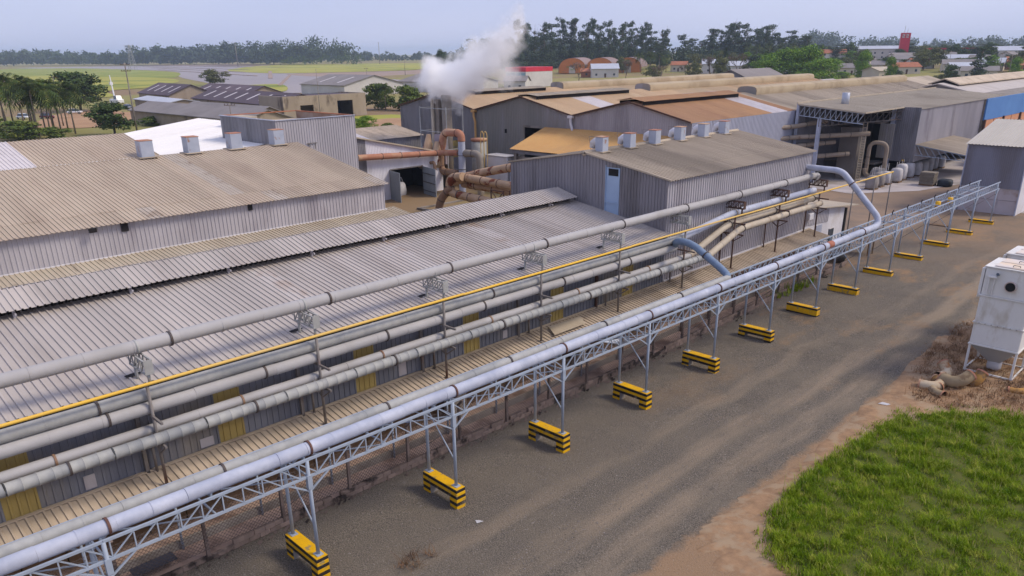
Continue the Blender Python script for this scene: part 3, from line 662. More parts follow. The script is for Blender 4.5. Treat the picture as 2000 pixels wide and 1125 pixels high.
for i, y in enumerate((20.84,24.16,27.5,31.07)):
    vent(f'square galvanised box vent on the dusty brown roof ridge, {ORD[i]} from the left', -58.2, y, 9.5, .9, 1.15, False, 'box vents on the dusty roof')

# ------------------------------------------------------------------ tall grey-lilac clad block without roof
cb = thing('clad_block', 'tall box-shaped grey clad block with a rusty parapet, behind the dusty roof', 'building', (-67, 37, 0))
clad(cb, (-62,33.15,0), (0,1,0), 7.9, 0, 10.95, M_WALLLIL, 1.0, .25, .045)
clad(cb, (-72.3,33.15,0), (1,0,0), 10.3, 0, 10.95, M_WALLDARK, 1.3, .6, .03)  # same block, shaded face: the shade is put into a darker colour
clad(cb, (-72.2,41.0,0), (1,0,0), 10.2, 9.4, 10.9, mat('rusted_inner_sheet', S(150,120,100), S(176,160,148), .6, .8), 1.3, .25, .03, name='parapet_sheet')
put('parapet_cap', MB().beam((-62,33.1,10.98),(-62,41.1,10.98),.2,.06).beam((-72.3,33.15,10.98),(-62.1,33.15,10.98),.2,.06).mesh('parapet_cap', M_BLUEP), cb)
put('rust_cap', MB().beam((-72.3,41.05,10.95),(-62.1,41.05,10.95),.2,.08).beam((-72.3,33.3,10.95),(-72.3,41,10.95),.2,.08).mesh('rust_cap', M_TILE), cb)
put('flat_roof', MB().box((-72.2,33.3,10.2),(-62.1,40.9,10.28)).mesh('flat_roof', M_FROOF), cb)
put('back_wall', MB().box((-72.3,41.02,0),(-62.05,41.12,9.5)).mesh('back_wall', M_WALLDARK), cb)
put('wall_bracket', MB().beam((-61.9,35.9,8.9),(-61.9,36.9,8.9),.05).beam((-61.9,36.1,8.9),(-61.9,36.1,8.4),.04).beam((-61.9,36.7,8.9),(-61.9,36.7,8.4),.04).mesh('wall_bracket', M_POST), cb)
wr = thing('white_roof_building', 'low building with bright white sheet roof left of the clad block', 'building', (-80, 31, 0))
roof(wr, (-89.5,16,6.8), (1,0,0), (0,1,.125), 17.2, [22.6], mat('bright_white_sheet', S(238,236,234), S(228,224,220), .4, .5, c3=S(206,180,156), scale3=.18, f3=(.62,.72), stretch=(1,.3,1)), 1.35, .45, .03)
roof(wr, (-72.3,16,6.8), (1,0,0), (0,1,.125), 8.1, [17.2], MATS['bright_white_sheet'], 1.35, .45, .03)
plain('wall', wr, [[(-89.4,16,0),(-72.4,16,0),(-72.4,16,6.7),(-89.4,16,6.7)],[(-89.4,38.4,0),(-89.4,16,0),(-89.4,16,6.7),(-89.4,38.4,9.5)]], M_WHITE)
put('cream_upstand', MB().box((-79.5,36.8,9.3),(-74.5,38.0,10.5)).mesh('cream_upstand', M_CREAM), wr)

# ------------------------------------------------------------------ white workshop with double doors
E_ = thing('white_workshop', 'white corrugated workshop with open double doors on the yard', 'workshop', (-79, 54, 0))
etop = lambda q: 7.75-.215*q
clad(E_, (-74,48,0), (0,1,0), 13.0, 0, etop, M_WALLWHITE, 1.0, .2, .03, holes=((5.2,9.9,0,3.65),), special=lambda a, b: M_WALLDARK if b < 2.6 else None)
roof(E_, (-74+.1,48,7.85), (-1,0,0), (0,-1,.215), 10, [.2], M_WHITE, 10, .5, .02, 'verge')
plain('roof_sheet', E_, [[(-73.7,47.9,7.87),(-73.7,61.2,5.0),(-84,61.2,5.0),(-84,47.9,7.87)],[(-73.7,61.2,4.9),(-73.7,47.9,7.77),(-84,47.9,7.77),(-84,61.2,4.9)]], M_WHITE)
put('verge_trim', MB().beam((-73.7,47.9,7.84),(-73.7,61.2,4.96),.08,.14).mesh('verge_trim', M_CREAM), E_)
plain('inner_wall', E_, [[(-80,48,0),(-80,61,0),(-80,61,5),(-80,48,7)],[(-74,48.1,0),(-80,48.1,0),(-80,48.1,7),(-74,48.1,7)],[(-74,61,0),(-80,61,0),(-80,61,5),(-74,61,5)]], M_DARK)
put('door_frame', MB().beam((-73.95,53.2,3.7),(-73.95,57.9,3.7),.12,.12).beam((-73.95,53.15,0),(-73.95,53.15,3.7),.1).beam((-73.95,57.95,0),(-73.95,57.95,3.7),.1).mesh('door_frame', M_POST), E_)
M_DOOR = mat('pale_grey_door_sheet', S(150,158,166), S(138,146,156), .8, .55, rnd=.05, stretch=(1,1,.3))
for y, x1, y1 in ((53.1, -71.25, 52.5), (57.9, -70.7, 57.2)):
    d = put('door', MB().beam((-73.9,y,1.85),(x1,y1,1.85),.06,3.6).mesh('door', M_DOOR), E_)
    U = (Vector((x1,y1,0))-Vector((-73.9,y,0))); W = U.length; N = Vector((U.y,-U.x,0)).normalized()
    for q in np.arange(.15, W, .28):
        P = Vector((-73.9,y,0))+U.normalized()*q+N*.04; put('door_rib', MB().beam((P.x,P.y,.08),(P.x,P.y,3.62),.05,.04).mesh('door_rib', M_DOOR), d)
    if y > 55:
        for zz in (.9,1.9,2.9): a = Vector((-73.9,y,zz))+N*.07; b = Vector((x1,y1,zz))+N*.07; put('door_rail', MB().beam(a,b,.05,.06).mesh('door_rail', M_RING), d)
pipe('wall_duct', 'orange-brown rusty duct running across the white workshop wall', [(-73.3,48.5,5.55),(-73.3,60.3,5.0),(-71.4,61.3,5.05)], .33, M_ORANGEP, 2.6, 1.3, M_RING, 14, .6, 3.2)
pipe('vent_elbow', 'small beige elbow vent beside the workshop door', [(-74,59.2,3.9),(-73.3,59.2,4.0),(-73.2,59.2,3.1)], .2, M_BROWNP, 50, 2, n=12, bend=.4)
t = thing('bulk_bag', 'white bulk bag standing inside the open workshop doors', 'bulk bag', (-75.6, 55.4, .02))
def bag_mesh(x, y, z, w, h, m):
    V = []; F = []; n = 16
    prof = [(0,.86),(.08,1),(.45,1.06),(.82,1),(.95,.8),(1.0,.35)]
    for tz, sc in prof:
        for j in range(n):
            a = 2*math.pi*j/n; q = (abs(math.cos(a))**4+abs(math.sin(a))**4)**-.25; rr = w/2*sc*q*(1+.03*math.sin(5*a+tz*9))
            V.append((x+rr*math.cos(a), y+rr*math.sin(a), z+h*tz))
    for i in range(len(prof)-1):
        for j in range(n): a = i*n+j; b = i*n+(j+1) % n; F.append((a,b,b+n,a+n))
    F.append(tuple(range((len(prof)-1)*n, len(prof)*n)))
    me = bpy.data.meshes.new('bag_body'); me.from_pydata(V, [], F); me.materials.append(m); smooth_shade(me, 60); return me
put('bag_body', bag_mesh(-75.6,55.4,.05,1.5,1.9,M_BAG), t)
put('bag_strap', MB().tube([(-76,55.0,1.9),(-75.9,55.1,2.4),(-75.3,55.7,2.4),(-75.2,55.8,1.9)],.05,6).mesh('bag_strap', M_BAG), t)
bs = thing('brown_lean_to', 'low brown-roofed lean-to behind the white workshop', 'shed', (-86, 58, 0))
roof(bs, (-81,52,6.3), (0,1,0), (-1,0,.16), 12, [6], M_CANOPY, 2, .3, .03, special=lambda i, k: M_SKY if i == 1 else None)
roof(bs, (-93,64,6.3), (0,-1,0), (1,0,.16), 12, [6], M_CANOPY, 2, .3, .03)
clad(bs, (-81.4,52,0), (0,1,0), 11.8, 0, 6.3, M_WALLDARK, 2, .3, .03)
plain('yellow_panel', bs, [[(-81.2,64.2,3),(-81.2,71,3),(-81.2,71,5.2),(-81.2,64.2,5.2)]], M_YELLOWFRP)

# ------------------------------------------------------------------ ventilated building (taller, at the end of the shed)
fb = thing('vented_building', 'tall grey corrugated building with a row of roof vents, at the end of the shed', 'building', (-32, 47, 0))
FY0, FY1 = 37.85, 55.9; sF = .165; nF = math.hypot(1, sF)
roof(fb, (-25.35, FY0-.15, 9.12), (0,1,0), (-1,0,sF), FY1-FY0+.4, [1.6, 6.55*nF-1.6], M_FROOF, 1.0, .25, .04)
roof(fb, (-38.7, FY1+.25, 9.1), (0,-1,0), (1,0,sF), FY1-FY0+.4, [6.85*nF], M_FROOF, 2.0, .25, .04)
put('ridge_cap', MB().tube([(-31.9,FY0-.15,10.19),(-31.9,FY1+.2,10.19)],.16,8).mesh('ridge_cap', M_FROOF, True), fb)
clad(fb, (WX, FY0, 0), (0,1,0), FY1-FY0, lambda q: ZJ(FY0+q)-.1, 9.08, M_WALLLIL, 1.0, .25, .045)
put('plinth_wall', MB().box((WX-.1,FY0,0),(WX,FY1,3.1)).mesh('plinth_wall', M_CONC), fb)
gt = lambda q: 9.1+sF*(q if q < 6.45 else 12.9-q)
clad(fb, (-38.5, FY0, 0), (1,0,0), 12.9, 5.2, gt, mat('gable_shaded_cladding', S(128,124,128), S(140,136,140), .8, .6, c3=S(112,108,110), scale3=.6, rnd=.05, stretch=(1,1,.15)), 1.0, .25, .045, holes=((8.3,9.35,6.6,9.5),))  # gable shade put into the colour, darker than the sunlit side wall
put('gable_door', MB().box((-30.2,FY0+.02,6.55),(-29.15,FY0+.06,9.5)).mesh('gable_door', M_BLUEDOOR), fb)
put('door_light', MB().box((-30.0,FY0-.0,9.0),(-29.25,FY0+.03,9.42)).mesh('door_light', M_DARK), fb)
put('door_jamb', MB().box((-30.25,FY0-.05,6.5),(-30.17,FY0+.02,9.6)).box((-29.18,FY0-.05,6.5),(-29.1,FY0+.02,9.5)).box((-30.2,FY0-.06,7.35),(-29.15,FY0-.02,7.42)).mesh('door_jamb', M_BLUEDOOR), fb)
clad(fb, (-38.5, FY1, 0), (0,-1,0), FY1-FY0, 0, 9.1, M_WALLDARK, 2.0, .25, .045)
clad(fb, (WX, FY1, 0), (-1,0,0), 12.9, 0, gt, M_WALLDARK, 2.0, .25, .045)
put('verge', MB().beam((-25.35,FY0-.12,9.15),(-31.9,FY0-.12,9.15+6.55*sF),.06,.1).beam((-31.95,FY0-.12,9.15+6.55*sF),(-38.6,FY0-.12,9.12),.06,.1).mesh('verge', M_FROOF), fb)
put('base_flashing', MB().beam((WX+.07,FY0,ZJ(FY0)+.1),(WX+.07,FY1,ZJ(FY1)+.1),.06,.12).mesh('base_flashing', M_WHITE), fb)
for i, y in enumerate((39.04,41.89,44.68,47.67,50.68,53.49)):
    vent(f'galvanised box vent with round hood on the tall grey building, {ORD[i]} from the left', -31.55, y, 10.2, .6, .92, True, 'hooded vents on the tall grey building')

# small white house at its far end
wh = thing('white_annex', 'small white house with a flat brown roof beyond the tall grey building', 'house', (-28.5, 61, .4))
put('wall', MB().add([(-30.3,56.1,.3),(-25.75,56.1,.3),(-25.75,63.6,.3),(-30.3,63.6,.3),(-30.3,56.1,4.85),(-25.75,56.1,4.85),(-25.75,63.6,4.1),(-30.3,63.6,4.1)],[(0,1,5,4),(1,2,6,5),(2,3,7,6),(3,0,4,7),(4,5,6,7)]).mesh('wall', M_WHITE), wh)
clad(wh, (-25.72,56.1,0), (0,1,0), 4.4, lambda q: 3.5-.05*q, lambda q: 4.87-.1*q, M_WALLLIL, 1.0, .25, .03)
put('roof_slab', MB().add([(-30.5,56.0,4.9),(-25.3,56.0,4.9),(-25.3,65.3,3.95),(-30.5,65.3,3.95),(-30.5,56.0,4.98),(-25.3,56.0,4.98),(-25.3,65.3,4.03),(-30.5,65.3,4.03)],[(3,2,1,0),(4,5,6,7),(0,1,5,4),(1,2,6,5),(2,3,7,6),(3,0,4,7)]).mesh('roof_slab', M_CREAM), wh)
put('door', MB().box((-25.75,58.6,.4),(-25.70,59.6,3.2)).mesh('door', M_BLUEP), wh)
for y in (56.7, 61.0):
    w_ = put('window', MB().box((-25.75,y,1.5),(-25.71,y+.9,2.6)).mesh('window', M_GLASS), wh)
    put('window_frame', MB().beam((-25.69,y,2.6),(-25.69,y+.9,2.6),.06).beam((-25.69,y,1.5),(-25.69,y+.9,1.5),.06).mesh('window_frame', M_WHITE), w_)
put('air_conditioner', MB().cbox((-25.7,56.4,4.0),(-25.35,57.1,4.5),.04).mesh('air_conditioner', M_WHITE), wh)
put('corner_lattice', MB().box((-25.9,63.62,.4),(-25.65,63.9,3.9)).mesh('corner_lattice', M_RUBBER), wh)
solo('board_table', MB().box((-25.2,62.6,1.6),(-22.9,64.0,1.68)).beam((-25,62.8,.4),(-25,62.8,1.6),.08).beam((-23.1,62.8,.4),(-23.1,62.8,1.6),.08).beam((-25,63.8,.4),(-25,63.8,1.6),.08).beam((-23.1,63.8,.4),(-23.1,63.8,1.6),.08), M_WOOD, 'weathered board shelter roof beside the white annex', 'shelter')
solo('black_tub', MB().tube([(-24.1,59.4,.5),(-24.1,59.4,1.0)],[.55,.7],16), M_RUBBER, 'round black tub beside the white annex', 'tub', smooth=True)

# ------------------------------------------------------------------ row of three gabled warehouses
WEV = 9.0; sW = .22; nW = math.hypot(1, sW); WY = 71.8
WXS = [(-96.2,-79.7),(-79.7,-62.5),(-62.5,-46.1)]
WLAB = ['grey-fronted gabled warehouse with tan roof, behind the steam stack', 'gabled warehouse with tan roof and a wide dark opening, middle of the row', 'gabled warehouse with rust-brown roof and white roof stripe, nearest the hangar']
for i, (x0, x1) in enumerate(WXS):
    t = thing('warehouse', WLAB[i], 'warehouse', ((x0+x1)/2, 83, 0), 'row of gabled warehouses'); xm = (x0+x1)/2; hw = (x1-x0)/2; rm = M_W3ROOF if i == 2 else M_WROOF; L_ = 22.7
    sp = (lambda k, r_: M_SKY if (i == 1 and k in (4,5)) or (i == 2 and k in (9,10)) else None)
    roof(t, (x1, WY-.3, WEV), (0,1,0), (-1,0,sW), L_+.3, [hw*nW], rm, 2.0, .4, .04, special=sp)
    roof(t, (x0, WY+L_, WEV), (0,-1,0), (1,0,sW), L_+.3, [hw*nW], rm, 2.0, .4, .04, special=(lambda k, r_: M_SKY if i == 2 and k in (2,4,5) else None))
    top = lambda q, hw=hw: WEV-.03+sW*min(q, 2*hw-q)
    holes = ((9.2,16.2,0,7.5),) if i == 1 else ()
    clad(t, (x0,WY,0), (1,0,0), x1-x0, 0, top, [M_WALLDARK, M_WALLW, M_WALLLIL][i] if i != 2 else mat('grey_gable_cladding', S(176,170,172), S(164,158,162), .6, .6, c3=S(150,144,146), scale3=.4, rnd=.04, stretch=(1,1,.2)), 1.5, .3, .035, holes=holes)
    put('verge', MB().beam((x0,WY-.3,WEV+.06),(xm,WY-.3,WEV+.06+hw*sW),.08,.16).beam((xm,WY-.3,WEV+.06+hw*sW),(x1,WY-.3,WEV+.06),.08,.16).mesh('verge', M_RUSTPOST), t)
    if i == 1:
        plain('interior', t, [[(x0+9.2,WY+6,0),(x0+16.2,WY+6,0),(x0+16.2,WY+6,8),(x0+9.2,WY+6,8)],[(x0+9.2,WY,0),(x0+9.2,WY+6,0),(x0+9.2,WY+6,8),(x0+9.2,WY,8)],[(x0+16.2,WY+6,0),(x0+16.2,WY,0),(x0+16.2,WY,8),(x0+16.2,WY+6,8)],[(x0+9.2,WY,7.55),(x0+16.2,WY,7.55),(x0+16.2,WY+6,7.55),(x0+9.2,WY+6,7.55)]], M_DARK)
        put('lintel', MB().box((x0+9.0,WY-.12,7.3),(x0+16.4,WY-.05,7.55)).box((x0+9.0,WY-.12,0),(x0+9.2,WY-.05,7.4)).mesh('lintel', M_CONC), t)
        put('inner_beam', MB().box((x0+9.2,WY+1.5,6.2),(x0+16.2,WY+1.7,6.5)).mesh('inner_beam', M_WALLDARK), t)
        put('wall_hatch', MB().box((x0+5.6,WY-.06,6.4),(x0+6.0,WY-.04,6.9)).mesh('wall_hatch', M_DARK), t)
        put('wall_lamp', MB().tube([(x0+5.0,WY-.05,3.6),(x0+5.0,WY-.5,3.7)],.08,8).tube([(x0+4.6,WY-.6,3.72),(x0+5.4,WY-.6,3.62)],.12,8).mesh('wall_lamp', M_BAG), t)
    if i == 2: clad(t, (x1,WY,0), (0,1,0), L_, 0, WEV, mat('pale_side_cladding', S(172,174,188), S(162,164,178), .5, .5, rnd=.03, stretch=(1,1,.2)), 1.5, .3, .04)
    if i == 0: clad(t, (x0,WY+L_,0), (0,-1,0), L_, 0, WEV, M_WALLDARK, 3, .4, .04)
    ridge = WEV+hw*sW
    # raised ridge strip
    y0, y1 = ((WY+6, WY+21) if i == 0 else (WY+1, WY+20) if i == 1 else (WY+.2, WY+20.5))
    sr = .10 if i < 2 else .16; wq = 1.9
    roof(t, (xm+wq, y0, ridge+.12), (0,1,0), (-1,0,sr), y1-y0, [wq*math.hypot(1,sr)], M_CREAM if i < 2 else M_W3ROOF, 2.5, .4, .04, 'ridge_sheet')
    roof(t, (xm-wq, y1, ridge+.12), (0,-1,0), (1,0,sr), y1-y0, [wq*math.hypot(1,sr)], M_CREAM if i < 2 else M_W3ROOF, 2.5, .4, .04, 'ridge_sheet', special=(lambda k, r_: M_SKY if i == 2 and k in (1,3) else None))
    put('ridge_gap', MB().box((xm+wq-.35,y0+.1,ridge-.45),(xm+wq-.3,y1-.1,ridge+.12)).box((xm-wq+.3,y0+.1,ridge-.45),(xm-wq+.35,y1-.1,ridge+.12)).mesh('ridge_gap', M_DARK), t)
for x, lab, mm in ((-79.7,'ochre downpipe between the first two warehouse gables', M_ORANGE),(-62.6,'short white downpipe between the second and third warehouse gables', M_WHITE)):
    b = MB().box((x-.35,WY-.55,8.75),(x+.35,WY-.1,9.05)).tube(rpath([(x,WY-.3,8.8),(x,WY-.35,8.2),(x+.3,WY-.35,7.6),(x+.3,WY-.35,.1 if x < -70 else 6.6)],.3,4),.15,10)
    solo('downpipe', b, mm, lab, 'downpipe')

# the block behind, with the long rounded ridge ventilators
W2 = [(-96.2,-79.7),(-79.7,-62.5),(-62.5,-46.1)]
for i, (x0, x1) in enumerate(W2):
    xm = (x0+x1)/2; hw = (x1-x0)/2; L_ = 56
    t = thing('rear_warehouse', ['long tan warehouse roof with rounded ridge ventilator, far left of the rear block','long tan warehouse roof with rounded ridge ventilator, middle of the rear block','long tan warehouse roof with rounded ridge ventilator, next to the hangar roof'][i], 'warehouse', (xm, 122, 0), 'rear warehouses with rounded ventilators')
    roof(t, (x1,94.6,WEV), (0,1,0), (-1,0,sW), L_, [hw*nW], M_WROOF if i < 2 else M_FROOF, 4.0, .5, .04)
    roof(t, (x0,94.6+L_,WEV), (0,-1,0), (1,0,sW), L_, [hw*nW], M_WROOF, 4.0, .5, .04)
    plain('wall', t, [[(x1,94.6,0),(x1,94.6+L_,0),(x1,94.6+L_,WEV),(x1,94.6,WEV)],[(x0,94.6+L_,0),(x0,94.6,0),(x0,94.6,WEV),(x0,94.6+L_,WEV)],[(x1,94.6+L_,0),(x0,94.6+L_,0),(x0,94.6+L_,WEV),(xm,94.6+L_,WEV+hw*sW),(x1,94.6+L_,WEV)]], M_WALLDARK)
    za = WEV+hw*sW-.3; V = []; F = []; K = 10; ys_ = np.linspace(97,149,9)
    VP = [(1.35,-.1),(1.42,.2),(1.42,.55),(1.3,.86),(.9,1.02),(0,1.08),(-.9,1.02),(-1.3,.86),(-1.42,.55),(-1.42,.2),(-1.35,-.1)]
    for y in ys_:
        for j in range(K+1):
            V.append((xm+VP[j][0], y, za+VP[j][1]))
    for a in range(len(ys_)-1):
        for j in range(K): q = a*(K+1)+j; F.append((q,q+1,q+K+2,q+K+1))
    F.append(tuple(range(K,-1,-1))); F.append(tuple((len(ys_)-1)*(K+1)+j for j in range(K+1)))
    me = bpy.data.meshes.new('ridge_ventilator'); me.from_pydata(V, [], F); me.materials.append(mat('dull_cream_ventilator', S(176,160,134), S(166,150,126), .3, .9, c3=S(156,140,116), scale3=.3)); smooth_shade(me, 40); put('ridge_ventilator', me, t)
    put('ventilator_end', MB().add([(xm+VP[j][0]*.95,96.97,za+VP[j][1]*.97) for j in range(K+1)],[tuple(range(K,-1,-1))]).mesh('ventilator_end', M_WALLW), t)

# ochre lean-to against the warehouse fronts
ol = thing('ochre_lean_to', 'low lean-to with bright ochre dusty roof in front of the warehouses', 'lean-to', (-57, 69, 0))
roof(ol, (-67,65.6,5.45), (1,0,0), (0,1,.335), 19, [6.3*math.hypot(1,.335)], M_ORANGE, 1.9, .3, .03)
put('front_wall', MB().box((-66.5,66.2,0),(-48.5,66.35,4.6)).mesh('front_wall', M_CONC), ol)
put('eave_beam', MB().box((-67,65.75,5.0),(-48,65.9,5.35)).mesh('eave_beam', M_WALLDARK), ol)
for x in (-66.6,-62,-57): put('pier', MB().box((x,65.9,0),(x+.4,66.3,5.0)).mesh('pier', M_CONC), ol)

# ------------------------------------------------------------------ open hangar
hg = thing('open_hangar', 'big open-sided hangar with flat taupe roof, lattice eaves and dark inside', 'hangar', (-40, 112, .5))
hz = lambda x: 9.8-.083*(x+45.5)
def slab(name, x0, x1, y0, y1, m, n=None):
    k = n or max(1, int(round((y1-y0)/3)))
    for i in range(k):
        a = y0+(y1-y0)*i/k; b = y0+(y1-y0)*(i+1)/k; L_ = math.hypot(x1-x0, hz(x0)-hz(x1))
        put('roof_sheet', corr(b-a+.02, L_, .5, .04, m), hg, frame((x1,a,hz(x1)+.008*(i % 2)), (0,1,0), (x0-x1,0,hz(x0)-hz(x1))))
slab('r', -45.6, -37.4, 94.2, 106, M_HROOF); slab('r', -45.6, -35.1, 106, 142, M_HROOF)
put('roof_edge', MB().beam((-45.7,94.1,hz(-45.6)+.1),(-45.7,142,hz(-45.6)+.1),.12,.14).beam((-45.6,94.1,hz(-45.6)-.06),(-37.4,94.1,hz(-37.4)-.06),.1,.16).beam((-37.35,94.1,hz(-37.4)-.06),(-37.35,106,hz(-37.4)-.06),.1,.16).mesh('roof_edge', M_CREAM), hg)
put('roof_stub_vent', MB().tube([(-42.6,100.5,9.5),(-42.6,100.5,10.9)],.45,16).mesh('roof_stub_vent', M_VENT, True), hg)
def lattice(a, b, h, k, m=M_TRUSS, w=.09):
    a = Vector(a); b = Vector(b); dn = Vector((0,0,-h)); d = (b-a)/k
    put('lattice_chord', MB().beam(a,b,w).beam(a+dn,b+dn,w).mesh('lattice_chord', m), hg)
    for i in range(k):
        p = a+d*i; put('lattice_web', MB().beam(p,p+dn,w*.6).beam(p+dn,p+d,w*.6).mesh('lattice_web', m), hg)
lattice((-45.5,94.4,hz(-45.5)-.2),(-37.6,94.4,hz(-37.6)-.2),1.15,12)
lattice((-42.9,94.5,hz(-42.9)-1.3),(-37.5,106,hz(-37.5)-.5),1.0,13, M_POST)
put('hangar_post', MB().box((-43.15,94.55,.5),(-42.75,94.95,hz(-43)-1.3)).mesh('hangar_post', M_BLUEP), hg)
put('hangar_post', MB().box((-45.8,94.2,.5),(-45.5,94.5,hz(-45.5))).mesh('hangar_post', M_BLUEP), hg)
put('hangar_post', MB().box((-38.6,105.6,.5),(-38.2,106,9.0)).mesh('hangar_post', M_BLUEP), hg)
clad(hg, (-38.2,106,0), (1,0,0), 2.9, 2.5, 9.1, M_WALLDARK, .5, .25, .05)  # near face coloured darker than the side wall, as painted shade
clad(hg, (-35.3,106,0), (0,1,0), 30, 2.5, 8.95, M_WALLLIL, 2.0, .3, .04)
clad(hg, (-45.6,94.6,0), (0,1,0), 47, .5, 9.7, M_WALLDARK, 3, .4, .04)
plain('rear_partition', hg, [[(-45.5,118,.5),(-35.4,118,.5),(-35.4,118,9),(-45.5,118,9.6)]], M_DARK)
put('yellow_sign', MB().box((-36.6,105.9,2.55),(-36.3,105.94,2.75)).mesh('yellow_sign', M_YEL), hg)
M_DUSTC = mat('dusty_dark_concrete', S(116,110,106), S(100,94,90), .5, .95)
put('inner_column', MB().box((-42.2,99.5,.5),(-39.9,102,6.9)).mesh('inner_column', M_DUSTC), hg)
clad(hg, (-39.2,104,0), (1,0,0), 1.8, 3, 7.2, M_WALLW, .9, .3, .05, name='inner_sheet')
put('inner_platform', MB().box((-45.4,103,2.2),(-38.8,106,2.4)).box((-45.4,103,7.2),(-38.8,112,7.4)).mesh('inner_platform', M_DUSTC), hg)
M_HDUCT = mat('dusty_grey_duct', S(164,150,134), S(140,126,112), .8, .85, c3=S(116,86,70), scale3=.7, f3=(.6,.7))
for i, (z, x1, y) in enumerate(((7.4,-43.8,95.5),(6.1,-38.6,96.5),(5.0,-42.2,95.2),(3.6,-40.6,96.0))):
    pipe('hangar_duct', ['short dusty duct at the top of the hangar mouth','long dusty duct reaching into the hangar','stained duct below the long one in the hangar','lowest pale duct in the hangar mouth'][i], [(-46.4,91.5,z-.3),(-45.4,93.5,z-.2),(x1,y+3,z+.2)], .27, M_HDUCT, 2.5, 2, M_RING, 12, .6, 1.5)
pipe('hangar_duct', 'curved dusty duct dropping into the blower inside the hangar', [(-39.0,100.5,2.0),(-38.9,100.6,1.2),(-37.5,100.6,.95)], .24, M_HDUCT, 50, 2, n=12, bend=.7)
pipe('hangar_duct', 'tall looped dusty duct beside the hangar ladder', [(-38.9,100.8,1.4),(-38.9,100.8,5.2),(-36.9,101.2,5.1),(-37.0,101.4,1.6)], .24, M_HDUCT, 50, 2, n=12, bend=.9)
bl_ = thing('blower', 'dusty blower fan with round intake on the hangar floor', 'blower', (-36.9,100,.53))
me = MB().tube([(-37.5,100.1,1.5),(-36.5,99.7,1.5)],.85,16).mesh('fan_case', M_WALLW); put('fan_case', me, bl_)
put('fan_intake', MB().tube([(-36.5,99.7,1.5),(-36.2,99.6,1.5)],[.45,.35],14).mesh('fan_intake', M_BAG), bl_); put('fan_stand', MB().box((-37.5,99.4,.53),(-36.4,100.4,.9)).mesh('fan_stand', M_DARK), bl_)
ld = thing('hangar_ladder', 'tall cream ladder standing inside the dark hangar mouth', 'ladder', (-39.2,99.3,.5))
for dx in (0,.5): put('rail', MB().beam((-39.45+dx,99.3,.5),(-39.45+dx,99.3,7.6),.06).mesh('rail', M_CREAM), ld)
rg_ = MB().beam((-39.45,99.3,0),(-38.95,99.3,0),.05).mesh('rung', M_CREAM)
for k in range(22): put('rung', rg_, ld, Matrix.Translation((0,0,.8+.31*k)))
# side canopy with bulk bags
sc2 = thing('bag_canopy', 'small lean-to canopy with lattice beam sheltering bulk bags beside the hangar', 'canopy', (-33, 113, .5))
roof(sc2, (-29.4,106.0,3.84), (0,1,0), (-1,0,.146), 14, [5.95], M_FROOF, 2.0, .4, .03)
put('front_beam', MB().beam((-35.2,106.1,4.6),(-29.4,106.1,3.75),.1).beam((-35.2,106.1,3.4),(-29.4,106.1,3.1),.08).mesh('front_beam', M_TRUSS), sc2)
for k in range(7): x = -35.1+k*.8; put('beam_web', MB().beam((x,106.1,4.58-.146*k*.8),(x+.8,106.1,3.36-.04*k),.06).mesh('beam_web', M_TRUSS), sc2)
for k in range(4): put('canopy_post', MB().beam((-29.7,108.5+3.6*k,.5),(-29.7,108.5+3.6*k,3.8),.1).mesh('canopy_post', M_TRUSS), sc2)
for i in range(11):
    y = 94.5+2.35*i+(6.0 if i > 4 and False else 0); x = -35.6+random.uniform(-.2,.2)
    t = thing('bulk_bag', f'dusty white bulk bag on a pallet along the hangar side, {ORD[i]} from the near end', 'bulk bag', (x,y,.53), 'bulk bags along the hangar')
    w_ = random.uniform(1.0,1.3)
    put('bag_body', bag_mesh(x,y,.68,w_,random.uniform(1.4,1.9),M_BAG if i > 1 else mat('grey_dusty_bag', S(150,144,142), S(132,126,122), 1.5, .9)), t)
    put('pallet_deck', MB().box((x-.6,y-.6,.62),(x+.6,y+.6,.68)).box((x-.6,y-.6,.53),(x-.5,y+.6,.62)).box((x-.05,y-.6,.53),(x+.05,y+.6,.62)).box((x+.5,y-.6,.53),(x+.6,y+.6,.62)).mesh('pallet_deck', M_WOOD), t)
    put('hanging_strap', MB().beam((x,y-.3,2.2),(x,y-.3,3.0),.08,.03).beam((x,y+.3,2.2),(x,y+.3,3.0),.08,.03).mesh('hanging_strap', M_BAG), t)

# grey building at the end of the bridge
jb = thing('end_building', 'square grey building with pale base at the far end of the pipe bridge', 'building', (-21.8,93,.5))
clad(jb, (-24.3,88,0), (1,0,0), 5.3, 3.0, 7.1, mat('blue_grey_dark_cladding', S(134,136,150), S(124,126,140), .5, .6, c3=S(116,114,122), scale3=.3, rnd=.02, stretch=(1,1,.2)), 1.06, .18, .03)
for a, b in ((.5,1.85),(1.88,2.97)):
    for k in range(3): put('base_panel', MB().box((-24.22+k*1.72,88.05,a),(-24.22+k*1.72+1.7,88.15,b)).mesh('base_panel', mat('pale_concrete_panel', S(184,176,180), S(172,162,164), .5, .8, c3=S(150,132,116), scale3=.5, f3=(.58,.7), rnd=.03)), jb)
plain('side_wall', jb, [[(-24.3,105,.5),(-24.3,88.02,.5),(-24.3,88.02,7.1),(-24.3,96.5,8.85),(-24.3,105,7.1)],[(-19,88.02,.5),(-19,105,.5),(-19,105,7.1),(-19,96.5,8.85),(-19,88.02,7.1)]], M_WHITE)
roof(jb, (-24.5,87.7,7.05), (1,0,0), (0,1,.207), 5.7, [8.95], mat('cream_ribbed_roof', S(188,182,172), S(180,174,164), .3, .65, rnd=.02), .95, .32, .05)
roof(jb, (-18.8,105.3,7.05), (-1,0,0), (0,-1,.207), 5.7, [8.95], M_CREAM, .95, .32, .05)
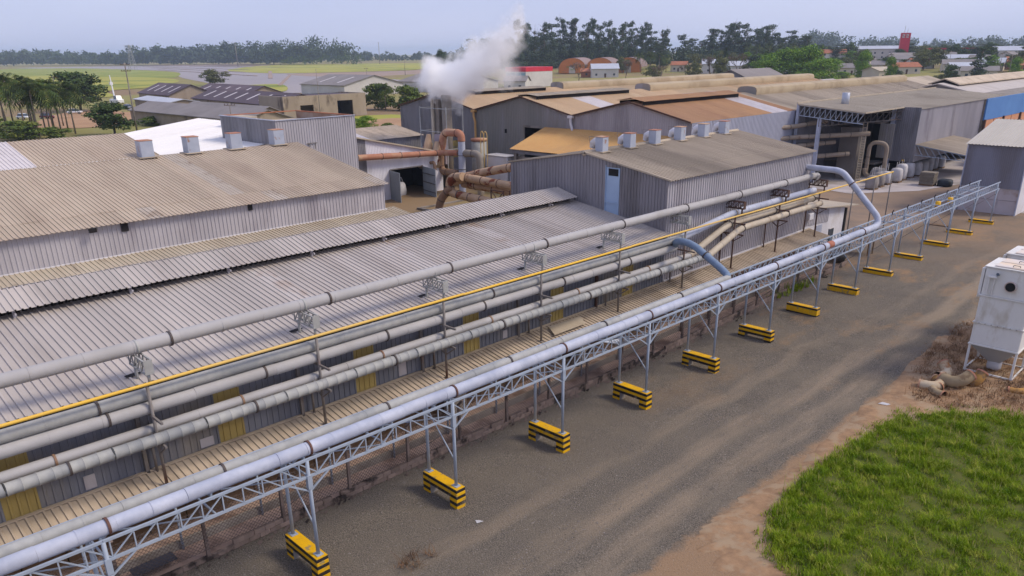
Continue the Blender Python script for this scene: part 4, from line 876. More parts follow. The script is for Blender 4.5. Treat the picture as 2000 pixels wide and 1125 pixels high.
put('corner_trim', MB().box((-24.36,87.9,.5),(-24.26,88.0,7.1)).box((-19.06,87.9,.5),(-18.96,88.0,7.1)).mesh('corner_trim', M_BLUEP), jb)
solo('plank', MB().box((-23.9,78.3,.52),(-21.9,78.9,.6)), M_WOOD, 'timber plank lying by the last striped footing', 'plank')
# blue and terracotta building behind
bb = thing('blue_building', 'blue and terracotta sided building behind the hangar at the right edge', 'building', (-30,150,0))
put('blue_band', MB().box((-35.0,131,6.0),(-34.8,175,9.0)).mesh('blue_band', mat('blue_sheet', S(86,132,190), S(76,120,180), .3, .6)), bb)
for k in range(9): put('clay_panel', MB().box((-34.95,131.5+4.6*k,2.5),(-34.85,136-.25+4.6*k,6.0)).mesh('clay_panel', mat('clay_render', S(206,148,114), S(192,136,104), .4, .9, rnd=.04)), bb)
put('back_wall', MB().box((-48,131,0),(-35.05,175,8.9)).mesh('back_wall', M_CONC), bb)
put('column', MB().box((-34.84,131,2),(-34.6,131.4,6.1)).box((-34.84,140.3,2),(-34.6,140.7,6.1)).box((-34.84,149.5,2),(-34.6,149.9,6.1)).mesh('column', M_RUSTPOST), bb)
tl = thing('tiled_shelter', 'low terracotta tiled roof between the hangar and the grey end building', 'shelter', (-30,128,0))
for k in range(10):
    for r_ in range(5): put('tile', MB().tube([(-32.5+.55*k,123+1.1*r_,3.0+.28*r_),(-32.5+.55*k,124.15+1.1*r_,3.3+.28*r_)],[.3,.26],8).mesh('tile', M_TILE) if (k, r_) == (0, 0) else bpy.data.meshes['tile'], tl, None if (k, r_) == (0, 0) else Matrix.Translation((.55*k,1.1*r_,.28*r_)))
put('shelter_wall', MB().box((-33,123.3,0),(-26.5,129,2.9)).mesh('shelter_wall', M_CONC), tl)

# ------------------------------------------------------------------ scrubber stack and yard pipework
st = thing('scrubber_stack', 'grey scrubber stack in a tube scaffold in front of the warehouses, giving off steam', 'stack', (-76,63,0))
M_STK = mat('dusty_stack_steel', S(140,132,122), S(124,116,108), .6, .7, c3=S(150,138,120), scale3=.4)
put('stack_duct', MB().cbox((-77.2,62.3,0),(-75.9,63.6,10.9),.08).mesh('stack_duct', M_STK), st)
put('stack_duct', MB().tube([(-75.0,62.9,0),(-75.0,62.9,11.4)],.62,16).mesh('stack_duct', M_STK, True), st)
put('stack_column', MB().tube([(-76.6,62.0,0),(-76.6,62.0,11.0)],.2,10).mesh('stack_column', M_CREAM, True), st)
for x, y in ((-78.6,61.6),(-73.6,61.6),(-78.6,64.2),(-73.6,64.2)): put('scaffold_tube', MB().tube([(x,y,0),(x,y,10.1)],.07,8).mesh('scaffold_tube', M_GALV), st)
for z in (2.5,5.2,7.2,9.9):
    put('scaffold_ledger', MB().beam((-78.6,61.6,z),(-73.6,61.6,z),.08).beam((-78.6,64.2,z),(-73.6,64.2,z),.08).beam((-78.6,61.6,z),(-78.6,64.2,z),.08).beam((-73.6,61.6,z),(-73.6,64.2,z),.08).mesh('scaffold_ledger', M_GALV), st)
put('stack_casing', MB().cbox((-76.2,61.7,3.4),(-74.2,62.3,6.9),.06).mesh('stack_casing', mat('lilac_casing', S(168,156,162), S(152,140,146), .6, .7)), st)
pipe('yard_duct', 'brown elbowed duct arching over from the scrubber stack', [(-74.6,61.4,5.0),(-73.9,61.4,7.3),(-70.8,61.4,7.3),(-70.75,61.4,6.4)], .45, M_ORANGEP, 2.2, 2, M_RUSTRING, 14, .8, 2.4)
pipe('yard_duct', 'upright pale blue duct length below the brown elbow', [(-70.75,61.4,6.4),(-70.85,61.4,.2)], .42, M_BLUEP, 1.6, 2, M_RING, 14, .5, 1.6)
pipe('yard_duct', 'brown curved duct dropping beside the workshop corner', [(-74.1,60.9,4.6),(-74.2,60.9,2.7),(-71.2,60.9,2.7)], .42, M_BROWNP, 1.6, 1.2, M_RUSTRING, 14, .9, 1.2)
pipe('yard_duct', 'grey elbow duct standing by the round tank', [(-71.2,61.5,5.05),(-68.2,61.9,5.1),(-68.1,61.9,.2)], .42, M_STK, 3, 2, M_RING, 14, .8, 2)
tk = thing('yellow_rail_tank', 'round grey tank with yellow ladder hoops by the warehouse wall', 'tank', (-73.2,66.4,0))
put('tank_body', MB().tube([(-73.2,66.4,0),(-73.2,66.4,6.0)],.95,20).mesh('tank_body', M_GALV, True), tk)
put('tank_rim', MB().tube([(-73.2,66.4,5.9),(-73.2,66.4,6.2)],1.02,20).mesh('tank_rim', M_ORANGEP, True), tk)
for x in (-72.0,-71.4): put('ladder_hoop', MB().tube(rpath([(x,65.6,2.5),(x,65.6,6.9),(x+.3,65.5,7.3),(x+.55,65.6,6.9),(x+.55,65.6,2.5)],.3,4),.045,6).mesh('ladder_hoop', M_YPIPE), tk)
solo('cone_hopper', MB().tube([(-76.0,60.2,3.0),(-75.6,60.4,7.0)],[1.1,.25],10).tube([(-74.6,60.6,3.2),(-74.5,60.8,6.2)],[.9,.3],10), M_RUSTP, 'tan tapering hoppers at the foot of the stack', 'hopper', smooth=True)
for i, (x, y, w_, h) in enumerate(((-71.9,66.2,3.9,4.3),(-66.8,65.4,1.6,3.6))):
    t = thing('white_tank_unit', ['stacked white box unit in front of the warehouse wall','narrow pale unit beside the white box unit'][i], 'machine', (x+w_/2,y+1,0))
    for k in range(3): put('casing', MB().cbox((x,y,h/3*k+.02),(x+w_,y+2,h/3*(k+1)-.04),.05).mesh('casing', M_WHITE if i == 0 else M_BLUEP), t)
    put('cover', MB().box((x-.06,y-.06,h-.02),(x+w_+.06,y+2.06,h+.08)).mesh('cover', M_BAG), t)
PY = 54
pipe('yard_pipe', 'upper rust-streaked cream pipe running back from the yard loop', [(-50,55.5,6.4),(-54.8,PY+.6,5.6),(-59.7,PY+.6,4.6),(-62.1,PY+.2,3.95)], .42, M_RUSTP, 2.4, 1.2, M_RUSTRING, 16, .6, 1.2)
pipe('yard_pipe', 'second rust-streaked pipe of the yard loop', [(-48,PY-.3,3.5),(-54.8,PY-.3,3.85),(-61.6,PY-.3,4.0),(-62.9,PY-.5,3.4)], .42, M_RUSTP, 2.4, 1.2, M_RUSTRING, 16, .7, 1.2)
pipe('yard_loop', 'cream pipe bent in a big loop, nearest the yard', [(-61.2,PY-.9,4.2),(-63.3,PY-.9,3.9),(-63.4,PY-.9,2.3),(-61.0,PY-.9,2.2),(-50,PY-1.2,1.9)], .44, M_RUSTP, 1.8, .9, M_RING, 18, 1.1, 1.0)
pipe('yard_pipe', 'lower cream pipe behind the yard loop', [(-49,PY+.6,2.6),(-57,PY+.6,3.1),(-62.5,PY+.3,3.2)], .42, M_RUSTP, 2.6, 1.2, M_RUSTRING, 14, .6, 1.2)
pipe('yard_pipe', 'lowest rust-patched pipe of the bundle by the grey gable', [(-46,PY+.2,1.2),(-55,PY+.2,1.35),(-57.8,PY+.2,1.5)], .4, M_RUSTP, 2.6, 1.2, M_RUSTRING, 14, .6, 1.2)
pipe('yard_pipe', 'brown elbow running down into the yard from the loop', [(-62.9,PY-1.0,2.9),(-64.2,PY-1.2,1.9),(-64.6,PY-1.4,1.0),(-64.7,PY-1.4,.02)], .42, M_BROWNP, 1.2, .8, M_RING, 16, .8, .9)
pipe('yard_pipe', 'pale grey pipe lying behind the shed ridge', [(-61,45.3,.3),(-60.7,46.6,1.0),(-58.5,47.6,1.1),(-50,48.4,1.2)], .42, M_GALV, 40, 2, M_RING, 14, .9, 30)
fr = thing('pipe_trestle', 'dark lattice trestle under the yard pipe bundle', 'trestle', (-55.4,PY,0))
for y in (PY-1.4, PY+.9):
    for x in (-56.4,-54.6): put('leg', MB().beam((x,y,0),(x,y,3.5),.1).mesh('leg', M_RUSTPOST), fr)
    put('crossbar', MB().beam((-56.4,y,3.4),(-54.6,y,3.4),.1).beam((-56.4,y,1.6),(-54.6,y,1.6),.1).beam((-56.4,y,1.6),(-54.6,y,3.4),.07).beam((-54.6,y,1.6),(-56.4,y,3.4),.07).mesh('crossbar', M_RUSTPOST), fr)
solo('pit_kerb', MB().box((-66.8,51.2,0),(-52,51.5,.55)).box((-66.8,51.5,0),(-66.5,58,.55)), M_CONC, 'low concrete kerb round the pipe pit in the yard', 'kerb wall')
solo('yellow_skip_arm', MB().box((-71.5,58.9,.5),(-69.6,59.4,1.0)).box((-71.4,58.95,.02),(-71.1,59.35,.5)), M_YEL, 'yellow steel beam lying by the workshop corner', 'beam')

# ------------------------------------------------------------------ white dust-collector silos
def silo(label, x0, y0, w=2.2, d=2.2, g0=.3):
    x1, y1 = x0+w, y0+d
    t = thing('hopper_silo', label, 'silo', (x0+w/2, y0+d/2, g0), 'white hopper silos by the drive')
    zh, za, zb, zt = 1.85, 3.02, 4.45, 5.92
    for i, (a, b) in enumerate(((zh, za), (za, zb), (zb, zt))):
        put('body_panel', MB().cbox((x0+.012*i,y0+.012*i,a+.02),(x1-.012*i,y1-.012*i,b-.02),.03).mesh('body_panel', M_SILO), t)
        put('flange', MB().box((x0-.05,y0-.05,a-.03),(x1+.05,y1+.05,a+.03)).mesh('flange', M_SILO), t)
    cx, cy = (x0+x1)/2, (y0+y1)/2
    put('hopper', MB().add([(x0+.03,y0+.03,zh-.03),(x1-.03,y0+.03,zh-.03),(x1-.03,y1-.03,zh-.03),(x0+.03,y1-.03,zh-.03),(cx-.28,cy-.28,.85),(cx+.28,cy-.28,.85),(cx+.28,cy+.28,.85),(cx-.28,cy+.28,.85)],
        [(0,1,2,3),(4,7,6,5),(1,0,4,5),(2,1,5,6),(3,2,6,7),(0,3,7,4)]).mesh('hopper', mat('grey_hopper_steel', S(178,180,180), S(166,168,170), .8, .5)), t)
    put('outlet_bag', bag_mesh(cx,cy,.42,.62,.5,M_BAG), t)
    for lx, ly in ((x0+.04,y0+.04),(x1-.04,y0+.04),(x1-.04,y1-.04),(x0+.04,y1-.04)):
        put('leg', MB().beam((lx,ly,.02),(lx,ly,zh),.10).mesh('leg', M_SILO), t)
    for a, b in (((x0,y0),(x1,y0)),((x1,y0),(x1,y1)),((x1,y1),(x0,y1)),((x0,y1),(x0,y0))):
        put('tie_bar', MB().beam((*a,.42),(*b,.42),.07).mesh('tie_bar', M_SILO), t)
    q = put('inlet', MB().tube([(cx+.15,y0-.10,5.1),(cx+.15,y0+.1,5.1)],.27,20).mesh('inlet', mat('rust_stained_flange', S(200,190,188), S(176,150,134), 3., .7)), t)
    put('inlet_hole', MB().tube([(cx+.15,y0-.105,5.1),(cx+.15,y0-.1,5.1)],.22,20).mesh('inlet_hole', M_RUBBER), q)
    put('roof_panel', MB().box((x0-.04,y0-.04,zt-.02),(x1+.04,y1+.04,zt+.03)).mesh('roof_panel', M_SILO), t)
    for k in range(2):
        h_ = put('hatch', MB().cbox((x0+.35,y0+.12+k*1.03,zt+.03),(x1-.12,y0+1.0+k*1.03,zt+.10),.03).mesh('hatch', mat('cream_hatch', S(226,204,176), S(212,206,204), 1.2, .6)), t)
        put('handle', MB().tube(rpath([(cx,y0+.3+k*1.03,zt+.1),(cx,y0+.3+k*1.03,zt+.18),(cx+.3,y0+.3+k*1.03,zt+.18),(cx+.3,y0+.3+k*1.03,zt+.1)],.03,2),.018,6).mesh('handle', M_POST), h_)
    for dx in (.28,.5): put('valve_tube', MB().tube([(x0+dx,y0-.06,4.55),(x0+dx,y0-.06,5.5)],.035,6).mesh('valve_tube', M_SILO), t)
    put('valve_box', MB().cbox((x0+.22,y0-.2,5.42),(x0+.62,y0,5.52),.02).mesh('valve_box', M_SILO), t)
    put('lamp', MB().tube([(x0+.62,y0-.06,5.6),(x0+.62,y0-.2,5.66)],.07,10).mesh('lamp', M_GLASS), t)
    put('ladder_side', MB().box((x0-.16,y0+.1,4.3),(x0-.02,y0+.35,5.8)).mesh('ladder_side', M_SILO), t)
    for k in range(7): put('bolt', MB().tube([(x0+.25+.28*k,y0-.075,za),(x0+.25+.28*k,y0-.05,za)],.022,6).mesh('bolt', M_POST), t)
silo('white steel hopper silo on legs beside the heap of elbows', -9.95, 42.8)
silo('white hopper silo directly behind the nearest one', -9.95, 46.3)
silo('white hopper silo furthest back by the drive', -9.9, 50.2)

# heap of scrap elbows
def elbow(label, p, a, rz, r, m, ang=90, tilt=0.):
    P = []
    for k in range(9): th = math.radians(ang)*k/8; P.append(Vector((a*math.sin(th), a*(1-math.cos(th)), 0)))
    P = [Vector((-.35,0,0))]+P+[P[-1]+(P[-1]-P[-2]).normalized()*.3]
    R = Matrix.Translation(p) @ Matrix.Rotation(rz,4,'Z') @ Matrix.Rotation(tilt,4,'X')
    t = thing('pipe_elbow', label, 'pipe elbow', (p[0],p[1],p[2]-r), 'scrap elbows by the silos')
    Q = [R @ q for q in P]; me = MB().tube(Q, r, 18, cap=False).mesh('elbow_body', m); smooth_shade(me, 50); put('elbow_body', me, t)
    me = MB().tube(list(reversed(Q)), r-.02, 18, cap=False).mesh('elbow_lining', M_DARK); smooth_shade(me, 50); put('elbow_lining', me, t)
    for q, d in ((Q[0], Q[1]-Q[0]), (Q[-1], Q[-1]-Q[-2])): d = d.normalized(); put('elbow_rim', MB().tube([q-d*.04,q+d*.04],r+.025,18,False).mesh('elbow_rim', M_ORANGEP), t)
M_OLDY = mat('old_ochre_paint', S(176,132,70), S(150,112,64), 1.5, .8, c3=S(120,96,70), scale3=2.)
M_OLDG = mat('old_grey_paint', S(160,142,112), S(138,120,94), 1.5, .8, c3=S(112,92,70), scale3=2.)
M_OLDC = mat('old_cream_paint', S(190,176,152), S(172,150,120), 1.5, .8, c3=S(150,104,64), scale3=1.4, f3=(.5,.6))
elbow('cream elbow with orange rim, nearest in the scrap heap', (-10.55,39.3,.36), .5, .2, .27, M_OLDC)
elbow('ochre straight-ended elbow lying across the heap', (-10.1,39.9,.34), .5, 1.5, .25, M_OLDY, 60)
elbow('grey elbow on top of the scrap heap', (-9.9,40.2,.55), .55, -.4, .30, M_OLDG, 90, .5)
elbow('pale elbow at the back of the heap', (-10.35,41.0,.45), .5, 1.2, .26, M_OLDC, 80, .6)
elbow('ochre elbow leaning by the silo leg', (-9.25,41.0,.42), .45, .1, .27, M_OLDY, 80, .9)
elbow('dark tan short elbow half buried', (-10.15,39.0,.30), .4, -1.0, .22, M_OLDG, 45)
elbow('small ochre elbow lying alone right of the heap', (-7.2,41.6,.32), .3, .3, .2, M_OLDY, 50)
for i, (x, y) in enumerate(((-9.0,40.2),(-8.55,40.9),(-8.0,40.3))):
    me = MB().tube([(x,y,.2),(x,y,.32)], [.24-.05*i,.24-.05*i], 18, False).mesh('flange_ring', M_OLDC)
    solo('flange_ring', me, None, ['large loose rusty ring on the straw by the heap','second loose ring behind the large one','smallest loose ring on the straw'][i], 'ring')
solo('paper_scrap', MB().add([(-11.6,35.9,.2),(-11.2,36.0,.2),(-11.1,36.2,.22),(-11.5,36.25,.2)],[(0,1,2,3)]), M_BAG, 'white paper scrap on the dirt verge', 'litter')
solo('paper_scrap', MB().add([(-18.3,15.9,.03),(-18.1,15.8,.03),(-18.0,16.05,.05),(-18.2,16.0,.03)],[(0,1,2,3)]), M_BAG, 'pale blue scrap lying on the gravel by the second footing', 'litter')

# pallet stack and tarp in the far yard
t = thing('pallet_stack', 'stack of grey boards on a pallet in the far yard', 'pallet stack', (-31.7,101.6,.53))
for k in range(7):
    e = random.uniform(-.05,.05); put('board_layer', MB().box((-32.5+e,100.9+e,.75+.2*k),(-30.9+e,102.3+e,.92+.2*k)).mesh('board_layer', mat('grey_board', S(132,124,112), S(112,104,94), 1.5, .9, rnd=.15)), t)
for k in range(3): put('pallet_skid', MB().box((-32.5,101+.55*k,.53),(-30.9,101.15+.55*k,.72)).mesh('pallet_skid', M_WOOD), t)
me = bag_mesh(-30.0,102.4,.5,1.5,.85,mat('dark_tarp', S(48,56,64), S(36,42,48), 2., .6)); solo('tarp_heap', me, None, 'dark tarpaulin heap beside the pallet stack', 'tarpaulin')

# tyre-sized debris under the canopy: cable tray box and bin seen through the fence
solo('steel_hatch', MB().box((-23.9,5.6,.36),(-23.4,7.0,.42)), mat('dark_steel_plate', S(84,84,92), S(70,70,78), 1., .6), 'dark steel cover plate behind the wire fence', 'cover plate')
solo('plastic_drape', MB().add([(-23.5,29.6,2.0),(-22.7,29.7,2.1),(-22.6,31.2,2.0),(-23.4,31.4,1.8),(-23.0,30.5,1.6)],[(0,1,4),(1,2,4),(2,3,4),(3,0,4)]), mat('clear_plastic', S(198,204,214), S(176,182,192), 2., .3), 'crumpled pale plastic sheet caught on the fence', 'plastic sheet')
for i, (y, x) in enumerate(((20.3,-24.9),(29.2,-24.9))):
    solo('grey_cabinet', MB().cbox((x-.4,y,.34),(x+.2,y+.9,1.5),.03), M_CONC, ['grey box under the canopy seen through the fence','second grey box under the canopy further along'][i], 'cabinet')

# ------------------------------------------------------------------ grass and straw
def inside(px, py, poly):
    c = np.zeros(len(px), bool); n = len(poly); j = n-1
    for i in range(n):
        xi, yi = poly[i][:2]; xj, yj = poly[j][:2]
        c ^= ((yi > py) != (yj > py)) & (px < (xj-xi)*(py-yi)/(yj-yi+1e-12)+xi); j = i
    return c
def blades(name, poly, n_tuft, per, hmin, hmax, spread, m, lean=.5, zoff=.15, width=.018, seed=1):
    rg = np.random.default_rng(seed); P = np.array([p[:2] for p in poly]); lo = P.min(0); hi = P.max(0)
    c = rg.uniform(lo, hi, (n_tuft*3, 2)); c = c[inside(c[:,0], c[:,1], poly)][:n_tuft]
    dn = .56+.44*np.sin(2.3*c[:,0]+1.6*np.sin(2.9*c[:,1]))*np.sin(2.7*c[:,1]+1.4*np.sin(1.9*c[:,0]))
    kp = rg.uniform(0,1,len(c)) < dn**1.1+.08; c = c[kp]; dn = dn[kp]
    hs = rg.uniform(.45, 1.15, len(c))*(.5+.9*dn)
    b = np.repeat(c, per, 0)+rg.normal(0, spread, (len(c)*per, 2)); h = np.repeat(hs, per)*rg.uniform(hmin, hmax, len(b)); N = len(b)
    a = rg.uniform(0, 2*np.pi, N); ln = h*rg.uniform(.1, lean, N); w = width*rg.uniform(.6, 1.4, N)
    z = np.array([G(y) for y in b[:,1]])+zoff; dx, dy = np.cos(a), np.sin(a)
    V = np.zeros((N, 5, 3), np.float32)
    V[:,0] = np.stack([b[:,0]-dy*w, b[:,1]+dx*w, z], 1); V[:,1] = np.stack([b[:,0]+dy*w, b[:,1]-dx*w, z], 1)
    m1x = b[:,0]+dx*ln*.35; m1y = b[:,1]+dy*ln*.35
    V[:,2] = np.stack([m1x+dy*w*.8, m1y-dx*w*.8, z+h*.6], 1); V[:,3] = np.stack([m1x-dy*w*.8, m1y+dx*w*.8, z+h*.6], 1)
    V[:,4] = np.stack([b[:,0]+dx*ln, b[:,1]+dy*ln, z+h], 1)
    i = np.arange(N)[:,None]*5
    F = np.concatenate([i+np.array([0,1,2]), i+np.array([0,2,3]), i+np.array([3,2,4])], 0)
    me = np_mesh(name, V.reshape(-1,3), F, m); return me
M_GRASS = mat('fresh_grass', S(138,156,38), S(98,128,24), 1.6, .85, c3=S(184,184,80), scale3=2.6, f3=(.52,.70), spec=.1)
GO = [tuple(p) for p in blob(GRASS_OUT, 0, 5)]
GV = [p for p in GO]
o = struct('grass', blades('grass', [(-8.4,20.7),(-9.2,21.3),(-10.1,22.3),(-10.55,23.5),(-10.9,26.3),(-10.75,29.6),(-10.6,32.4),(-10.2,35.1),(-8.3,37.3),(-6.1,38.7),(-3,40),(2,40.5),(4,34),(2,25),(-3,20),(-7.0,19.8)], 24000, 18, .14, .33, .10, M_GRASS, 1.0, .16, .010)); o['kind'] = 'stuff'; o['label'] = 'thick bright green grass plot beside the gravel drive'
M_STRAW = mat('dry_straw', S(146,112,80), S(112,84,60), 1.5, .95, c3=S(88,66,48), scale3=.8)
o = struct('straw', blades('straw', [(-12.2,44),(-12.3,49),(-11,54),(-6,56),(2,50),(0,42),(-5,40.8),(-9,37.4),(-10.8,37.5),(-11.4,40)], 2600, 14, .10, .26, .16, M_STRAW, 3.2, .13, .012, 4)); o['kind'] = 'stuff'; o['label'] = 'flattened dry straw litter round the silos'
o = struct('seed_stalks', blades('seed_stalks', [(-8.4,20.7),(-10.1,22.3),(-10.9,26.3),(-10.6,32.4),(-10.2,35.1),(-6.1,38.7),(2,40.5),(4,34),(2,25),(-7.0,19.8)], 1500, 4, .3, .52, .12, mat('dry_seed_stalk', S(186,174,104), S(160,150,84), 2., .9), .6, .16, .009, 17)); o['kind'] = 'stuff'; o['label'] = 'dry yellow stalks standing in the green grass'
o = struct('stray_grass', blades('stray_grass', [(-8.8,20.4),(-10.3,21.8),(-10.9,24),(-11.15,28),(-10.95,33),(-10.6,36),(-8.6,38.2),(-4,40.4),(-3,38),(-8,35),(-9.6,30),(-9.6,24),(-8,21.5)], 1500, 8, .06, .24, .10, M_GRASS, 1.1, .12, .012, 14)); o['kind'] = 'stuff'; o['label'] = 'stray grass tufts spreading onto the dirt round the grass plot'
o = struct('weeds', blades('weeds', [(-23.6,47),(-22.9,47),(-22.6,52),(-23.4,54)], 60, 14, .25, .6, .1, M_GRASS, .7, .02, .02, 6)); o['kind'] = 'stuff'; o['label'] = 'green weeds growing at the end of the fence wall'
o = struct('dry_tufts', blades('dry_tufts', [(-18.3,12.2),(-17.3,12.0),(-16.9,13.6),(-18.0,13.8)], 5, 22, .12, .3, .1, M_STRAW, 3., .02, .01, 8)); o['kind'] = 'stuff'; o['label'] = 'dry grass wisps on the gravel by the first footing'
# loose stones over the gravel
rg = np.random.default_rng(21); N = 9000; px = rg.uniform(-22.6,-12.2,N); py = 4+ (rg.uniform(0,1,N)**1.6)*52; sz = rg.uniform(.012,.034,N)
V = np.zeros((N,5,3),np.float32); zz = np.array([G(y) for y in py])+.01
for q, (ax, ay, az) in enumerate(((-1,-.8,0),(1,-.6,0),(.7,.9,0),(-.8,.7,0),(.1,.1,.9))): V[:,q] = np.stack([px+ax*sz*rg.uniform(.7,1.2,N), py+ay*sz*rg.uniform(.7,1.2,N), zz+az*sz], 1)
i = np.arange(N)[:,None]*5; F = np.concatenate([i+np.array(t) for t in ((0,1,4),(1,2,4),(2,3,4),(3,0,4))],0)
o = struct('gravel', np_mesh('gravel', V.reshape(-1,3), F, mat('loose_stone', S(150,142,134), S(84,78,76), 7., .95))); o['kind'] = 'stuff'; o['label'] = 'loose stones scattered on the gravel yard'

# ------------------------------------------------------------------ fields and water beyond the plant
def flat(name, pts, m, z): return struct(name, MB().add([(x,y,z) for x, y in blob(pts, 0, 4)], [tuple(range(len(pts)*4))]).mesh(name, m))
M_FG = mat('green_field', S(120,132,52), S(140,146,62), .01, .95, c3=S(150,148,80), scale3=.02, f3=(.5,.62))
M_FY = mat('yellow_green_field', S(166,160,72), S(150,150,62), .012, .95, c3=S(120,130,52), scale3=.02, f3=(.52,.62))
M_MUD = mat('bare_paddy_mud', S(160,140,126), S(146,126,112), .01, .95)
M_WATER = mat('paddy_water', S(132,120,114), S(150,136,126), .01, .42, spec=.5, stretch=(.6,.15,1))
flat('paddy_water', [(-1750,420),(-1600,640),(-1290,650),(-990,556),(-898,445),(-705,417),(-553,373),(-366,228),(-335,187),(-432,207),(-538,238),(-698,289),(-943,386),(-1203,421)], M_WATER, .05)
flat('paddy_water', [(-640,360),(-519,360),(-595,487),(-382,312),(-355,262),(-366,228),(-480,280)], M_WATER, .09)
flat('field', [(-913,204),(-1526,344),(-1582,403),(-1395,442),(-952,383),(-700,288),(-689,264),(-814,243)], M_FG, .13)
flat('field', [(-530,117),(-913,204),(-814,243),(-689,264),(-580,240),(-477,182),(-444,146),(-374,123),(-423,93)], M_FY, .17)
flat('field', [(-952,455),(-1310,707),(-1252,847),(-1076,876),(-777,624),(-681,523),(-680,425),(-734,389)], M_FY, .21)
flat('mud_field', [(-671,376),(-661,508),(-739,605),(-600,500),(-465,381),(-505,341)], M_MUD, .15)
flat('mud_field', [(-1700,640),(-1300,655),(-1310,705),(-1500,760),(-1800,720)], M_MUD, .25)
flat('field', [(-432,207),(-440,241),(-354,197),(-351,177)], M_FY, .23)
for k, (a, b) in enumerate((((-1500,560),(-930,470)),((-1300,500),(-800,400)),((-1100,430),(-640,330)),((-820,440),(-560,300)),((-620,350),(-420,230)),((-1420,610),(-1040,580)))):
    d = Vector((b[0]-a[0],b[1]-a[1],0)); struct('paddy_bank', MB().beam((*a,.15),(*b,.15),2.2+1.2*(k % 2),.5).mesh('paddy_bank', M_MUD))
flat('dirt_lot', [(-244,60),(-290,85),(-262,92),(-238,84),(-215,70),(-221,57)], mat('orange_dirt', S(176,142,108), S(156,122,92), .1, .95), .04)
flat('grass_yard', [(-185,112),(-180,138),(-108,92),(-112,78),(-132,84)], M_FY, .03)
flat('dirt_lot', [(-172,118),(-170,130),(-128,102),(-130,94)], mat('orange_dirt', S(176,142,108)), .07)

# ------------------------------------------------------------------ trees
def T(x, y):    # the town stands on a low rise behind the plant
    t = min(1, max(0, (y-300)/350)); u = min(1, max(0, (x+560)/160)); return 7.5*t*t*(3-2*t)*u*u*(3-2*u)
struct('hill', grid_sheet('hill', list(range(-620,260,40)), [300,330,360,400,440,480,520,560,600,640,680,760,900,1200,1600], lambda x, y: T(x, y)-.03 if x < 200 and y < 1500 else -.5, M_LAND))
def leafmat(n, a, b, c=None): return mat(n, S(*a), S(*b), .35, .75, c3=S(*c) if c else None, scale3=.8, f3=(.52,.66), rnd=.16, spec=.2)
L_EUC = leafmat('eucalyptus_leaves', (76,92,64), (50,66,48), (100,112,82))
L_DARK = leafmat('dark_leaves', (72,92,44), (50,68,32), (100,116,58))
L_GREEN = leafmat('bright_leaves', (110,144,36), (70,108,26), (150,172,58))
L_OLIVE = leafmat('olive_leaves', (104,108,62), (78,84,48), (128,126,80))
L_PALM = leafmat('palm_leaves', (88,108,50), (60,78,38), (130,132,68))
L_BUSH = leafmat('bush_leaves', (96,112,48), (66,86,34), (124,130,62))
L_TWIG = leafmat('bare_twigs', (124,106,90), (100,84,74))
L_PINK = leafmat('pink_blossom', (190,128,150), (170,110,134))
B_BARK = mat('tree_bark', S(110,96,82), S(84,72,62), 2., .95)
def leafquads(cl, n, size, seed, flatn=.0):
    rg = np.random.default_rng(seed); cl = np.array(cl, float); w = cl[:,3]*cl[:,4]*cl[:,5]; w = w**.67; idx = rg.choice(len(cl), n, p=w/w.sum())
    d = rg.normal(size=(n,3)); d /= np.linalg.norm(d, axis=1)[:,None]; r = rg.uniform(.25,1,n)**.45; r = np.where(rg.uniform(0,1,n) < .22, r*rg.uniform(1.05,1.5,n), r)
    p = cl[idx,:3]+d*cl[idx,3:6]*r[:,None]
    nn = d+rg.normal(0,.7,(n,3)); nn[:,2] += flatn; nn /= np.linalg.norm(nn, axis=1)[:,None]
    t = np.cross(nn, rg.normal(size=(n,3))); t /= np.linalg.norm(t, axis=1)[:,None]; b = np.cross(nn, t)
    s = size*rg.uniform(.55,1.35,n)[:,None]
    V = np.stack([p-t*s*.5, p-b*s*.28, p+t*s*.5, p+b*s*.28], 1).reshape(-1,3)
    return V, (np.arange(n)[:,None]*4+np.arange(4))
def limbs(seed, h, top, n, rad, spread):
    rg = random.Random(seed); mb = MB(); mb.tube([(0,0,-.02*h),(rg.uniform(-.02,.02)*h,0,h*.4),(rg.uniform(-.03,.03)*h,rg.uniform(-.03,.03)*h,top*h)],[rad,rad*.7,rad*.25],7)
    for k in range(n):
        z = h*rg.uniform(.3,.75)*top/.8; a = rg.uniform(0,6.28); L_ = spread*rg.uniform(.5,1)
        mb.tube([(0,0,z),(L_*.5*math.cos(a),L_*.5*math.sin(a),z+h*.08),(L_*math.cos(a),L_*math.sin(a),z+h*rg.uniform(.12,.25))],[rad*.4,rad*.28,rad*.08],5)
    return mb.mesh('trunk', B_BARK, True)
TV = {}
def variants(kind, k, fn): TV[kind] = [fn(s) for s in range(k)]
